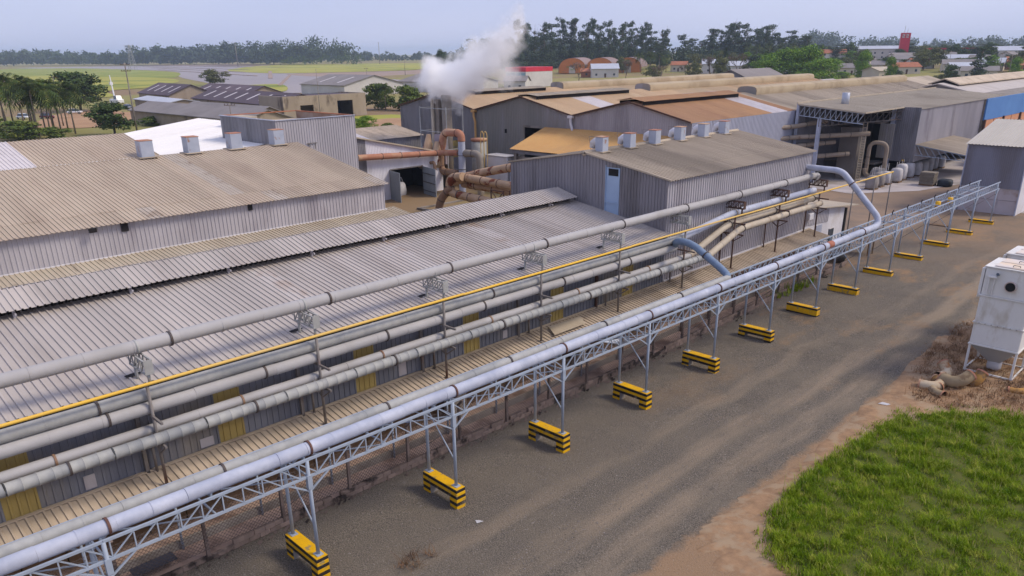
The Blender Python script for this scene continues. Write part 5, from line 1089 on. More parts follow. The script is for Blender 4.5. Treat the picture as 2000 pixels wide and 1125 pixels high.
# every variant is modelled one metre tall per unit of height: h = 1, crown half-width about .5 * aspect
def v_broad(m, n=2200, size=.05, asp=.55, low=.22, ncl=34):
    def f(seed):
        rg = random.Random(seed*7+1); cl = []
        for k in range(ncl):
            a = rg.uniform(0,6.28); q = rg.uniform(0,1)**.6; z = rg.uniform(low,.88); env = math.sin(math.pi*min(1,max(.12,(z-low+.12)/(1.02-low))))**.6
            cl.append((asp*.75*q*env*math.cos(a), asp*.75*q*env*math.sin(a), z, asp*rg.uniform(.14,.36), asp*rg.uniform(.14,.36), rg.uniform(.05,.14)))
        V, F = leafquads(cl, n, size, seed+3, .4); return limbs(seed, 1, .75, 7, .022, asp*.7), np_mesh('crown', V, F, m)
    return f
def v_euc(m, n=2400, size=.035):
    def f(seed):
        rg = random.Random(seed*13+5); cl = []
        for k in range(26):
            z = rg.uniform(.22,.97); sp = .20*(1-abs(z-.68)**1.2); a = rg.uniform(0,6.28); q = rg.uniform(.1,1)
            cl.append((sp*q*math.cos(a), sp*q*math.sin(a), z, rg.uniform(.05,.095), rg.uniform(.05,.095), rg.uniform(.03,.06)))
        cl += [(0,0,.3,.16,.16,.12),(0.05,0,.12,.2,.2,.1)]
        V, F = leafquads(cl, n, size, seed+31, .5); return limbs(seed+9, 1, .95, 9, .012, .2), np_mesh('crown', V, F, m)
    return f
def v_arauc(seed):
    V = []; F = []; rg = np.random.default_rng(5)
    for t in range(24):
        z = .1+.88*t/23; L_ = .24*(1-t/24)**.85+.01
        for k in range(12):
            a = 2*math.pi*(k+rg.uniform(-.3,.3))/12; c, s_ = math.cos(a), math.sin(a); w = .018
            for j in range(3):
                u0, u1 = j/3, (j+1)/3; b = len(V)
                for u, ww in ((u0, w*(1-.4*u0)), (u1, w*(1-.4*u1))):
                    zz = z-.03*u+.03*u*u; V += [(L_*u*c-ww*s_, L_*u*s_+ww*c, zz), (L_*u*c+ww*s_, L_*u*s_-ww*c, zz), (L_*u*c, L_*u*s_, zz-.022)]
                F += [(b,b+1,b+4,b+3),(b+1,b+2,b+5,b+4)]
    return MB().tube([(0,0,-.02),(0,0,1)],[.016,.004],6).mesh('trunk', B_BARK), np_mesh('crown', V, F, L_DARK)
def v_palm(seed):
    rg = random.Random(seed*3+2); V = []; F = []; lean = rg.uniform(-.05,.05); top = Vector((lean, rg.uniform(-.04,.04), .74))
    for k in range(26):
        a = 6.28*k/15+rg.uniform(-.2,.2); el = rg.uniform(-.3,1.25); L_ = rg.uniform(.28,.38); c, s_ = math.cos(a), math.sin(a); prev = None
        N_ = 11
        for j in range(N_+1):
            u = j/N_; r_ = L_*(math.cos(el)*u); z = L_*(math.sin(el)*u-.75*u*u*(1.0-.2*el)); P = top+Vector((r_*c, r_*s_, z))
            if j and j < N_+1:
                w = .12*math.sin(math.pi*min(1,.15+.85*u))**.7+.008; side = Vector((-s_, c, 0)); d = (P-prev)
                for sg in (-1, 1):
                    tip = P+side*sg*w+d*.9+Vector((0,0,-.35*w-.02*u)); b = len(V); V += [tuple(prev), tuple(P), tuple(tip), tuple(prev*.4+P*.6)]
                    F.append((b, b+1, b+2, b+3)) if sg > 0 else F.append((b+1, b, b+3, b+2))
            prev = P
    tr = MB().tube([(0,0,-.02),(lean*.3,0,.3),tuple(top)],[.016,.012,.012],8)
    tr.tube([tuple(top+Vector((0,0,-.1))),tuple(top+Vector((0,0,.02)))],[.018,.012],8)
    return tr.mesh('trunk', mat('pale_palm_trunk', S(140,128,112), S(116,104,92), 2., .9), True), np_mesh('crown', V, F, L_PALM)
def v_bare(seed):
    rg = random.Random(seed+40); mb = MB(); tips = []
    def grow(p, d, L_, r_, lv):
        q = p+d*L_; mb.tube([p, (p+q)/2+Vector((rg.uniform(-.1,.1),rg.uniform(-.1,.1),0))*L_, q],[r_,r_*.8,r_*.6],4,False); tips.append(q)
        if lv == 0: return
        for _ in range(3):
            e = (d+Vector((rg.uniform(-1,1),rg.uniform(-1,1),rg.uniform(-.1,.6)))*.75).normalized(); grow(q, e, L_*rg.uniform(.62,.8), r_*.6, lv-1)
    grow(Vector((0,0,-.02)), Vector((0,0,1)), .3, .025, 4)
    mx_ = max(t.z for t in tips); cl = [(t.x,t.y,t.z,.06,.06,.05) for t in tips[::2]]; V, F = leafquads(cl, 900, .03, seed)
    return mb.mesh('trunk', L_TWIG), np_mesh('crown', V, F, L_TWIG)
variants('broad', 3, v_broad(L_DARK, 4200, .06)); variants('green', 3, v_broad(L_GREEN, 6500, .05, .75, .10, 44)); variants('olive', 3, v_broad(L_OLIVE, 3400, .06, .6))
variants('bush', 3, v_broad(L_BUSH, 3600, .09, .85, .05, 34)); variants('flat', 2, v_broad(L_OLIVE, 1500, .05, .85, .6, 16)); variants('pine', 1, v_broad(L_DARK, 5200, .05, .42, .18, 34))
variants('euc', 5, v_euc(L_EUC, 3600, .036)); variants('arauc', 1, v_arauc); variants('palm', 4, v_palm); variants('bare', 3, v_bare); variants('pink', 1, v_broad(L_PINK, 700, .06, .7, .3, 12))
def tree(kind, name, label, x, y, h, w=None, group=None, cat='tree', z=0.):
    vs = TV[kind]; tm, cm = vs[(tree.n*7+3) % len(vs)]; tree.n += 1
    z = T(x, y); h = max(h*.6, h-.85*z)
    o = bpy.data.objects.new(name, None); COL.objects.link(o); o.location = (x, y, z-.05); o.rotation_euler = (0, 0, random.uniform(0, 6.28))
    co = {'broad':1.1,'green':1.45,'olive':1.2,'bush':1.65,'flat':1.65,'pine':.85,'euc':.5,'arauc':.5,'palm':.72,'bare':1.0,'pink':1.4}[kind]
    sx = (w/co) if w else h
    o.scale = (sx, sx, h); tag(o, label, cat, group)
    for nm, me in (('trunk', tm), ('crown', cm)):
        c = bpy.data.objects.new(nm, me); COL.objects.link(c); c.parent = o
    return o
tree.n = 0
PALMS=[(-231.7,48.2,12.7,8.3),(-224.4,48.9,13.6,8.1),(-213.8,48.2,14.5,7.7),(-234.1,55.1,12.3,8.5),(-223.1,54.0,13.7,8.1),(-197.6,49.0,12.4,7.2),(-200.9,51.3,12.3,7.3),(-205.4,54.3,13.2,7.5),(-204.3,55.3,11.8,7.5),(-206.4,57.4,11.1,7.6),(-200.3,57.1,12.4,7.3),(-210.5,46.3,12.9,7.6),(-220.7,54.3,13.4,8.0),(-199.3,51.7,12.3,7.3),(-209,51,13,8),(-216,57,12.5,8)]
for x, y, h, w in PALMS: tree('palm', 'palm_tree', 'tall feather palm in the grove at the left edge', x, y, h*1.05, w*1.25, 'palm grove at the left edge')
for a, k, lab in (((-284,84,13.0,22),'broad','dark spreading tree shading the parked cars'),((-190.7,62.4,7.4,13.5),'broad','round dark green tree in front of the grey shed'),((-463.9,212.6,9.6,21.6),'olive','lone wide tree beside the purple-roofed sheds'),
    ((-195.9,44.8,4.2,12.2),'bush','bright bush at the foot of the palm grove'),((-206.0,42.3,4.7,10.8),'bush','bush at the far left edge below the palms'),((-191.9,50.7,2.6,7.6),'bush','low bush right of the palm trunks'),
    ((-151.9,103.4,3.5,7.1),'green','leafy green shrub beside the clad block'),((-141.0,101.6,2.5,5.6),'bush','smaller shrub beside the warehouse wall'),((-147.2,96.8,3.6,4.5),'green','narrow shrub hard against the clad block'),
    ((-207.8,146.5,8.4,13.1),'bush','shrubby growth behind the bare concrete building'),((-197.1,149.2,7.6,14.5),'bush','olive thicket right of the bare concrete building'),((-207.6,77.5,2.4,8.5),'bush','low shrub behind the white roof'),((-212.3,83.3,1.8,5.8),'bush','small shrub right of the low one behind the white roof'),
    ((-460.7,382.6,19.1,16.7),'pine','dark dense pine standing beside the steam'),((-237.2,396.9,17.2,8.9),'arauc','narrow tiered conifer in front of the white houses'),((-300,190,4.6,7),'pink','small pink flowering tree at the end of the white shed'),
    ((-203,146,9,7),'palm','short palm behind the bare concrete building'),((-23.6,121,13.5,8.5),'broad','dark tree reaching in at the right edge by the blue building')):
    tree(k, {'palm':'palm_tree','bush':'shrub','arauc':'conifer','pine':'pine_tree','pink':'flowering_tree'}.get(k,'tree'), lab, *a, cat='shrub' if k == 'bush' else 'tree')
for i, a in enumerate([(-186.4,369.3,17.5,26),(-175.5,368.2,18.5,28),(-191.9,360.9,14.3,22),(-162.3,355.1,13.0,22)]): tree('green', 'leafy_tree', ['bright green tree, centre of the lush clump behind the roofs','tallest bright green tree of the lush clump','lower bright green tree on the left of the lush clump','lower bright green tree on the right of the lush clump'][i], *a, 'lush bright green trees')
for a in [(-223.0,387.5,15.1,17.2),(-236.1,381.2,14.0,15.8),(-245.9,376.6,10.3,14.4),(-301.3,350.4,11.3,14.8),(-268.0,350.3,12.8,10.2),(-251.3,358.4,10.1,12.9)]: tree('bare', 'bare_tree', 'leafless brown tree among the houses behind the roofs', *a, 'leafless trees behind the roofs')
for a in [(-228,380,13,14),(-240,372,11,12),(-262,366,9,12)]: tree('olive', 'tree', 'sparse olive tree among the leafless trees', *a, 'olive trees behind the roofs')
for a in [(-288.7,450.6,14.3,24.0),(-280.9,658.0,16.5,27.5),(-231.7,669.0,16.5,27.2),(-217.5,762.4,14.0,25.4)]: tree('flat', 'spreading_tree', 'flat-topped olive tree rising over the town', *a, 'flat-topped trees over the town')
for a in [(-322.9,437.1,16.2,10.5),(-317.2,439.4,17.1,10.4),(-299.8,425.1,16.4,10.0),(-307.1,443.3,14.8,9.0),(-320.5,567.0,21.0,12.5),(-313.2,569.1,20.2,12.5),(-290.9,547.2,21.2,11.9),(-296.9,573.9,19.9,12.4),(-288.0,576.5,20.4,12.4),(-169.0,497.9,6.1,6.7),(-152.8,485.7,8.4,7.2),(-131.1,512.9,11.9,8.8),(-135.7,511.1,11.2,8.1),(-127.7,514.2,10.0,8.2)]: tree('palm', 'palm_tree', 'distant palm among the town trees', *a, 'palms in the town')
EUC=[(-449.8,452.3,39.1,13.9),(-484.2,493.5,36.8,15.1),(-514.8,526.6,40.7,16.1),(-445.7,465.1,34.0,14.0),(-458.4,485.3,31.0,14.6),(-427.7,457.1,36.1,13.6),(-440.7,479.4,36.0,14.2),(-450.4,491.9,30.9,14.5),(-474.6,527.5,33.0,15.5),(-447.7,500.1,41.0,14.6),(-446.6,509.5,39.1,14.8),(-443.4,509.9,40.4,14.7),(-472.4,551.3,32.9,15.8),(-389.8,462.2,30.3,13.2),(-469.3,557.5,39.9,15.9),(-446.7,537.3,40.8,15.2),(-401.2,490.3,33.4,13.8),(-380.1,474.6,37.1,13.3),(-413.8,522.5,29.8,14.5),(-370.9,469.8,29.8,13.0),(-382.3,493.6,32.5,13.6),(-410.4,534.1,35.3,14.7),(-384.8,508.3,37.2,13.9),(-414.1,555.1,33.9,15.1),(-392.3,533.2,32.1,14.4),(-413.9,565.0,36.8,15.3),(-378.4,524.9,29.2,14.1),(-394.6,553.8,25.9,14.8),(-349.1,497.0,29.1,13.2),(-360.0,517.5,29.7,13.7),(-378.5,569.1,26.8,14.9),(-396.0,602.4,22.7,15.7),(-399.1,614.0,24.8,16.0),(-384.6,604.9,21.6,15.6),(-389.4,614.7,22.9,15.9),(-375.4,605.8,30.9,15.5),(-370.2,598.9,30.9,15.3),(-347.4,574.3,30.1,14.6),(-347.3,577.3,27.7,14.7),(-365.5,619.5,35.9,15.7),(-340.4,580.5,33.9,14.7),(-355.5,614.3,34.0,15.5),(-326.7,572.5,34.0,14.4),(-323.6,571.3,30.2,14.3),(-340.2,616.2,30.0,15.3),(-347.5,637.0,31.5,15.8),(-322.3,598.0,31.6,14.8),(-336.1,626.9,33.8,15.5),(-321.4,605.5,32.8,14.9),(-341.3,657.9,24.2,16.2),(-297.4,580.5,23.2,14.2),(-307.8,610.2,28.0,14.9),(-323.3,647.9,25.6,15.8),(-303.7,616.3,24.4,15.0),(-295.4,610.0,24.6,14.8),(-284.5,589.8,23.6,14.3)]
for x, y, h, w in EUC: tree('euc', 'eucalyptus_tree', 'tall eucalyptus in the stand behind the tan roofs', x, y, h, w, 'eucalyptus stand')
RT=[(-203.1,722.8,16.7,19.6),(-209.1,762.5,12.0,24.5),(-175.9,638.2,17.8,18.1),(-210.0,791.9,16.0,18.6),(-234.9,701.5,15.1,21.6),(-357.5,772.9,19.4,17.7),(-261.4,588.6,13.4,13.1),(-246.3,723.1,16.4,18.1),(-208.0,673.7,15.8,15.3),(-290.4,762.9,14.8,23.2),(-285.6,774.9,17.9,19.8),(-202.8,638.4,15.7,19.8),(-220.6,702.5,15.7,18.8),(-210.1,706.9,13.2,18.5),(-268.4,670.6,14.0,14.6),(-249.8,698.0,12.2,23.2),(-225.9,611.9,13.3,14.7),(-267.6,766.1,12.3,22.5),(-167.5,645.8,13.3,19.1),(-253.0,773.1,14.0,15.7),(-265.2,623.8,19.0,13.8),(-263.8,604.6,18.1,12.9),(-208.6,774.6,11.5,22.4),(-166.8,619.3,14.1,18.9),(-281.2,621.1,15.8,19.4),(-272.4,626.9,12.6,13.7),(-254.6,667.8,12.9,16.0),(-303.7,729.0,14.6,22.8),(-258.9,709.1,16.0,17.9),(-278.8,774.9,15.0,26.1),(-229.8,637.9,17.6,19.0),(-189.1,661.5,14.5,17.5),(-192.2,621.3,17.2,13.3),(-178.6,621.8,14.6,16.1),(-222.7,757.0,16.3,17.2),(-233.8,725.5,16.8,21.4),(-182.5,738.6,12.6,18.7),(-181.1,680.1,16.0,15.5),(-307.9,674.5,16.9,15.9),(-267.7,717.9,13.0,16.1),(-168.6,703.2,13.4,18.2),(-172.5,639.4,14.2,16.8),(-184.7,630.2,15.4,18.8),(-173.1,704.7,16.1,16.1)]
for k, (x, y, h, w) in enumerate(RT): tree('broad' if k % 3 else 'euc', 'tree', 'dark tree in the belt of trees beyond the town', x, y, h, w, 'belt of trees beyond the town')
TT=[(-163.3,481.4,15.1,17.9),(-164.1,499.9,15.8,16.9),(-199.8,466.3,5.5,13.0),(-165.4,429.9,4.4,14.8),(-160.0,432.4,4.9,11.8),(-161.0,456.1,5.1,12.4),(-152.1,504.6,9.5,20.3),(-145.0,507.4,10.2,20.3),(-127.2,470.9,11.6,15.6),(-115.6,475.9,13.3,18.8),(-217.6,478.7,7.2,20.2),(-177.6,409.0,4.9,14.3),(-127.2,399.2,4.4,8.1),(-111.1,377.9,4.1,7.6),(-369.3,418.7,8.1,10.7),(-334.2,432.6,12.6,11.9)]
for k, (x, y, h, w) in enumerate(TT): tree(('olive','broad','green')[k % 3] if k > 1 else 'olive', 'tree', 'garden tree standing between the town houses', x, y, h, w, 'garden trees of the town')
rt_ = random.Random(9)
for k in range(46):
    y_ = rt_.uniform(385, 610); x_ = y_*rt_.uniform(-.62,-.23)
    tree(rt_.choice(('olive','broad','broad','euc','green')), 'tree', 'muted tree crowding between the houses behind the roofs', x_, y_, rt_.uniform(9,16), rt_.uniform(9,17), 'trees crowding between the town houses')
# treelines far across the fields, seen as one mass
def treeline(name, label, pts, n, hlo, hhi, depth, m, seed, leaf=3.2, per=46):
    rg = np.random.default_rng(seed); P = np.array(pts, float); seg = np.linalg.norm(np.diff(P, axis=0), axis=1); cs = np.concatenate([[0], np.cumsum(seg)]); Vs = []; Fs = []; k = 0
    cl = []
    for i in range(n):
        s_ = rg.uniform(0, cs[-1]); j = min(len(seg)-1, np.searchsorted(cs, s_)-1); u = (s_-cs[j])/seg[j]; p = P[j]*(1-u)+P[j+1]*u
        d = (P[j+1]-P[j])/seg[j]; p = p+np.array([-d[1], d[0]])*rg.uniform(-depth, depth); h = rg.uniform(hlo, hhi)*(1+.18*math.sin(s_*.011)+.1*math.sin(s_*.043)); r_ = h*rg.uniform(.2,.34)
        for q in range(4): cl.append((p[0]+rg.normal(0,r_*.5), p[1]+rg.normal(0,r_*.5), h*rg.uniform(.25,.85), r_*.7, r_*.7, h*.17))
    V, F = leafquads(cl, n*per, leaf, seed+1, .3); o = struct(name, np_mesh(name, V, F, m)); o['kind'] = 'stuff'; o['label'] = label; return o
treeline('treeline', 'dark treeline across the fields at the far left', [(-2300,430),(-2150,600),(-1750,690),(-1500,760),(-1330,800)], 560, 22, 34, 60, L_EUC, 5, 5.2, 80)
treeline('treeline', 'taller clump of feathery trees in the far treeline', [(-1400,650),(-1300,760),(-1230,830)], 130, 24, 40, 25, L_EUC, 6, 4.4, 80)
treeline('treeline', 'low blue distant treeline behind the yellow field', [(-1900,1000),(-1500,1150),(-1250,1200),(-1000,1350)], 380, 12, 24, 60, L_EUC, 7, 4.4, 60)
treeline('treeline', 'tall blue stand of trees left of the steam', [(-1150,1020),(-1000,1010),(-880,1020),(-760,1000)], 220, 26, 38, 25, L_EUC, 8, 4.2, 80)
treeline('treeline', 'far blue treeline behind the town', [(-900,1500),(-600,1700),(-380,1700),(-100,1650)], 330, 24, 42, 60, L_EUC, 9, 5.0, 64)
treeline('shrub_belt', 'low dark scrub in front of the far treeline', [(-1240,690),(-1180,730),(-1120,760)], 40, 9, 16, 10, L_DARK, 12, 2.2, 50)
treeline('understorey', 'dark low growth under the eucalyptus stand', [(-560,470),(-470,520),(-400,560),(-330,610),(-270,620)], 260, 9, 17, 24, L_EUC, 10, 2.4, 70)

# ------------------------------------------------------------------ background buildings
M_HW = mat('white_render', S(204,200,196), S(188,184,180), .2, .9); M_HC = mat('cream_render', S(206,196,180), S(190,180,164), .2, .9)
M_GR = mat('grey_fibre_roof', S(140,134,132), S(122,116,114), .15, .9); M_PUR = mat('dark_purple_roof', S(92,80,88), S(80,70,76), .1, .9, c3=S(108,94,98), scale3=.05)
M_PALER = mat('pale_sheet_roof', S(186,190,200), S(172,176,186), .15, .7); M_CONCW = mat('stained_concrete_wall', S(168,154,136), S(146,132,116), .25, .95, c3=S(96,84,74), scale3=.3, f3=(.56,.7), stretch=(1,1,.5)); M_OR = mat('orange_render', S(208,132,72), S(190,116,62), .15, .9)
def house(name, label, cx, cy, w, d, h, rh, rot, wm, rm, cat='house', win=0, door=False, sky=0, over=.5, group=None, floors=1):
    # gabled building: w along its ridge, d across; rot in degrees turns the ridge from +X
    z0_ = T(cx, cy); t = thing(name, label, cat, (cx, cy, z0_), group); R = Matrix.Translation((cx,cy,z0_-.05)) @ Matrix.Rotation(math.radians(rot),4,'Z')
    put('wall', MB().add([(-w/2,-d/2,-.1),(w/2,-d/2,-.1),(w/2,d/2,-.1),(-w/2,d/2,-.1),(-w/2,-d/2,h),(w/2,-d/2,h),(w/2,d/2,h),(-w/2,d/2,h),(-w/2,0,h+rh),(w/2,0,h+rh)],
        [(0,1,5,4),(2,3,7,6),(1,2,6,9,5),(3,0,4,8,7)]).mesh('wall', wm), t, R)
    s_ = rh/(d/2); e = over
    for sg in (-1, 1):
        a = [(-w/2-e, sg*(d/2+e), h-e*s_+.05), (w/2+e, sg*(d/2+e), h-e*s_+.05), (w/2+e, 0, h+rh+.05), (-w/2-e, 0, h+rh+.05)]
        b = [(x,y,z+.18) for x, y, z in a]
        q = put('roof', MB().add(a+b, [(3,2,1,0),(4,5,6,7),(0,1,5,4),(1,2,6,5),(2,3,7,6),(3,0,4,7)]).mesh('roof', rm), t, R)
        if sg < 0 or sky < 0:
            for k in range(abs(sky)):
                u = -w/2+w*(k+.7)/(abs(sky)+.4); y0, y1 = sg*d*.40, sg*d*.12; z = lambda y: h+rh-abs(y)*s_+.26
                put('skylight', MB().add([(u,y0,z(y0)),(u+1.1,y0,z(y0)),(u+1.1,y1,z(y1)),(u,y1,z(y1))],[(0,1,2,3) if sg < 0 else (3,2,1,0)]).mesh('skylight', M_SKY), q, R)
    for fl in range(floors):
        for k in range(win):
            u = -w/2+w*(k+.5)/win; z0 = 1.1+fl*3.0
            q = put('window', MB().box((u-.6,-d/2-.06,z0),(u+.6,-d/2-.02,z0+1.2)).mesh('window', M_GLASS), t, R)
    if door: put('door', MB().box((-.5,-d/2-.07,0),(.5,-d/2-.02,2.1)).mesh('door', M_RUSTPOST), t, R)
    return t
house('white_shed', 'long white gabled shed with grey roof beyond the purple roofs', -302, 200, 34, 30, 4.2, 3.6, 0, M_HW, M_GR, 'shed', 0, sky=2)
for k in range(4): pass
house('white_shed', 'second white shed just left of the steam', -285, 240, 40, 26, 4.2, 2.8, 0, M_HW, M_GR, 'shed')
house('purple_shed', 'dark purple-roofed shed furthest left of the group', -300, 122, 34, 16, 3.6, 3.2, -4, M_CONCW, M_PUR, 'shed', sky=4)
house('purple_shed', 'dark purple-roofed shed in the middle of the group', -272, 132, 46, 17, 3.6, 3.0, -3, M_CONCW, M_PUR, 'shed', sky=5)
house('purple_shed', 'long dark purple-roofed shed joined to the bare concrete building', -228, 116, 62, 15, 3.6, 2.6, -4, M_CONCW, M_PUR, 'shed', sky=7)
house('pale_lean_to', 'pale flat-roofed carport behind the cars', -265, 104, 34, 9, 3.0, .8, -4, M_CONCW, M_PALER, 'carport')
house('grey_shed', 'long low grey-roofed shed behind the white roof', -192, 84, 60, 11, 3.2, 1.8, 2, M_CONCW, M_GR, 'shed')
house('grey_shed', 'narrow grey-roofed shed with rounded top beside the long one', -205, 97, 40, 6, 3.0, 1.2, 2, M_CONCW, M_GR, 'shed')
t = thing('concrete_building', 'bare stained concrete building with dark openings', 'building', (-195,118,0))
for a, b, z0, z1 in ((106,110.5,0,6.0),(110.5,114.5,3.6,6.0),(114.5,122,0,6.0),(122,127,4.3,6.0),(127,131,0,6.0)): put('wall_panel', MB().box((-192.4,a,z0),(-192,b,z1)).mesh('wall_panel', M_CONCW), t)
put('side_wall', MB().box((-205,131,0),(-192,131.4,6)).box((-205,105.6,0),(-192,106,6)).mesh('side_wall', M_CONCW), t); put('back_wall', MB().box((-205,106,0),(-204.6,131,5.8)).mesh('back_wall', M_DARK), t); put('roof_slab', MB().box((-205,106,5.5),(-192.5,131,5.7)).mesh('roof_slab', M_PUR), t)
# the red-topped shop, its neighbours and the arched store
t = thing('red_top_building', 'white building with a red fascia band and glass corner behind the steam', 'building', (-285,292,0))
put('wall', MB().box((-291,283,0),(-277,302,7.2)).mesh('wall', M_HW), t)
put('red_fascia', MB().box((-291.1,282.9,7.2),(-276.9,302.1,9.2)).mesh('red_fascia', M_RED), t)
for k in range(4): put('glass_panel', MB().box((-290.6+3.4*k,282.9,.6),(-287.4+3.4*k,282.95,6.6)).mesh('glass_panel', mat('teal_glass', S(140,172,182), S(120,154,166), .2, .2, spec=.6)), t)
house('house', 'white house with pale grey double roof by the red-topped building', -315, 390, 16, 12, 5, 2.6, 45, M_HW, M_PALER, win=3, door=True)
house('house', 'small white gabled house tucked behind the steam', -262, 262, 10, 9, 4, 2, 30, M_HW, M_GR, win=2)
ar = thing('arched_store', 'large orange arched store below the eucalyptus stand', 'warehouse', (-342,432,2.3)); R = Matrix.Translation((-342,432,2.3)) @ Matrix.Rotation(math.radians(30),4,'Z') @ Matrix.Scale(.72,4)
for k in range(3):
    V = []; F = []; w_ = 25; K = 12; cx_ = -38+26*k
    for y in (0, 55):
        for j in range(K+1): a = math.pi*j/K; V.append((cx_+w_/2*math.cos(a), y, 5+8.5*math.sin(a)))
    for j in range(K): F.append((j,j+1,K+2+j,K+1+j))
    put('barrel_roof', MB().add(V, F).mesh('barrel_roof', mat('purple_grey_barrel', S(148,128,124), S(130,112,110), .05, .9), True), ar, R)
    put('front_wall', MB().add([(cx_+w_/2*math.cos(math.pi*j/K), .3, 5+8.3*math.sin(math.pi*j/K)) for j in range(K+1)]+[(cx_-w_/2,.3,0),(cx_+w_/2,.3,0)], [tuple(range(K+3))[::-1]]).mesh('front_wall', M_OR), ar, R)
    put('store_door', MB().box((cx_-3,-.1,0),(cx_+3,.2,6)).mesh('store_door', M_HC), ar, R)
put('side_wall', MB().box((-51,0,0),(-50.5,55,6)).mesh('side_wall', M_TILE), ar, R)
house('house', 'orange-roofed low house at the foot of the arched store', -322, 392, 20, 9, 3.2, 1.6, 40, M_TILE, M_TILE, win=3)
HL = [(-290,470,12,9,4.5,2.2,40,0,1,'white house between the leafless trees'),(-270,440,14,10,5.5,2.2,35,0,2,'white house with grey roof left of the tiered conifer'),(-250,430,11,9,5,2.2,50,0,2,'white house right behind the tiered conifer'),(-232,425,13,9,6,2.4,30,0,2,'white two-storey house right of the tiered conifer'),(-305,455,10,8,4,2,25,1,0,'cream house with tiled roof left among the bare trees'),
 (-200,400,14,9,4,2,40,0,2,'white house with grey roof peeping out of the lush clump'),(-264,590,17,10,5.6,2.4,28,0,0,'white gabled house with orange tiled roof'),(-254,640,36,12,7.5,2.0,24,0,2,'long white two-storey building with metal roof'),(-190,520,14,10,4,2,30,1,1,'low cream house with grey roof below the red tower'),(-180,470,13,9,3.5,2,15,1,1,'low house with dark roof in front of the long building'),(-172,500,12,9,3.5,1.8,45,0,0,'small house with faded orange roof in the town'),
 (-185,440,14,9,3.5,2,20,1,1,'grey-roofed house just behind the hangar roofs'),(-163,450,15,9,3.5,2,50,1,0,'orange-brown roofed house in the middle of the town'),(-160,530,18,10,4,2,20,0,2,'white house with pale roof left of the yellow shrub'),(-142,470,16,10,4,2,25,1,1,'low brown-roofed house among palms'),(-130,440,15,10,4,2,35,0,2,'pale gabled house near the right edge'),(-118,420,15,9,3.5,1.8,20,1,1,'grey gabled house behind the rear roofs'),
 (-150,610,30,12,6,2.4,20,0,2,'white office with pale roof and red fascia neighbours'),(-118,500,20,10,4,2,25,2,0,'brick house with brown tiled roof at the right'),(-104,470,20,10,3.5,2,15,2,0,'second brick house with tiled roof at the right edge'),(-128,580,24,10,5,2,20,0,2,'white terrace with grey roof far right'),(-205,560,14,9,4,2,60,0,1,'white house with blue-grey roof left of the red tower'),(-120,545,12,9,7,1.5,30,0,2,'tall white house between palms at the right')]
for x, y, w, d, h, rh, rot, wk, rk, lab in HL: house('house', lab, x, y, w, d, h, rh, rot, (M_HW, M_HC, mat('red_brick_wall', S(156,104,78), S(140,90,68), .4, .95))[wk], (M_TILE, M_GR, M_PALER)[rk], win=max(2,int(w//5)), door=True, floors=2 if h > 5.4 else 1)
rh_ = random.Random(5)
for k in range(26):
    y_ = rh_.uniform(400, 620); r_ = rh_.uniform(-.43,-.24); x_ = y_*r_
    if any(abs(x_-q[0])+abs(y_-q[1]) < 22 for q in HL): continue
    HL.append((x_, y_)); w_ = rh_.uniform(9,16)
    house('house', 'small low house among the packed roofs of the town', x_, y_, w_, rh_.uniform(7,10), rh_.uniform(3,4.5), rh_.uniform(1.4,2.2), rh_.uniform(0,90), rh_.choice((M_HW, M_HC, M_HC, M_CONCW)), rh_.choice((M_TILE, M_GR, M_GR, M_PALER, M_CREAM)), win=2, door=True, group='small houses of the town')
rt = thing('red_tower', 'tall square red tower with white symbols at the top', 'tower', (-226,620,7)); R = Matrix.Translation((-226,620,7)) @ Matrix.Rotation(math.radians(25),4,'Z')
put('tower_shaft', MB().box((-3.1,-3.1,3.8),(3.1,3.1,18.4)).mesh('tower_shaft', M_RED), rt, R); put('tower_base', MB().box((-4,-4,-1),(7,4,3.8)).mesh('tower_base', M_HW), rt, R); put('base_band', MB().box((-4.1,-4.1,3.4),(7.1,4.1,4.2)).mesh('base_band', M_RED), rt, R)
for fx, pts in ((-1, 0), (1, 1)):
    g_ = MB()
    for k in range(2):
        u = -2.3+2.5*k
        for dz, du in ((0,0),(.9,0),(1.8,0)): 
            if pts == 0: g_.box((u,-3.22,15.2+dz),(u+1.7,-3.11,15.7+dz))
            else: g_.box((3.11,u,15.2+dz),(3.22,u+1.7,15.7+dz))
        if pts == 0: g_.box((u+.1,-3.21,15.7),(u+.5,-3.12,16.2)).box((u+1.2,-3.21,16.5),(u+1.6,-3.12,17.1))
        else: g_.box((3.12,u+.1,15.7),(3.21,u+.5,16.2)).box((3.12,u+1.2,16.5),(3.21,u+1.6,17.1))
    put('white_symbol', g_.mesh('white_symbol', M_HW), rt, R)
put('antenna', MB().tube([(-1,0,18.4),(-1,0,23)],.12,6).tube([(1,.5,18.4),(1,.5,21)],.1,6).mesh('antenna', M_POST), rt, R)
t = thing('red_canopy', 'white building with a thin red roof edge right of the yellow tree', 'building', (-201,640,7)); R = Matrix.Translation((-201,640,7)) @ Matrix.Rotation(math.radians(25),4,'Z')
put('wall', MB().box((-14,-5,0),(12,5,7)).mesh('wall', M_HW), t, R); put('red_edge', MB().box((-15,-6,7),(16,6,8)).mesh('red_edge', M_RED), t, R)
for k in range(3): put('red_pillar', MB().box((-10+5*k,-5.2,0),(-9.4+5*k,-5,7)).mesh('red_pillar', M_RED), t, R)
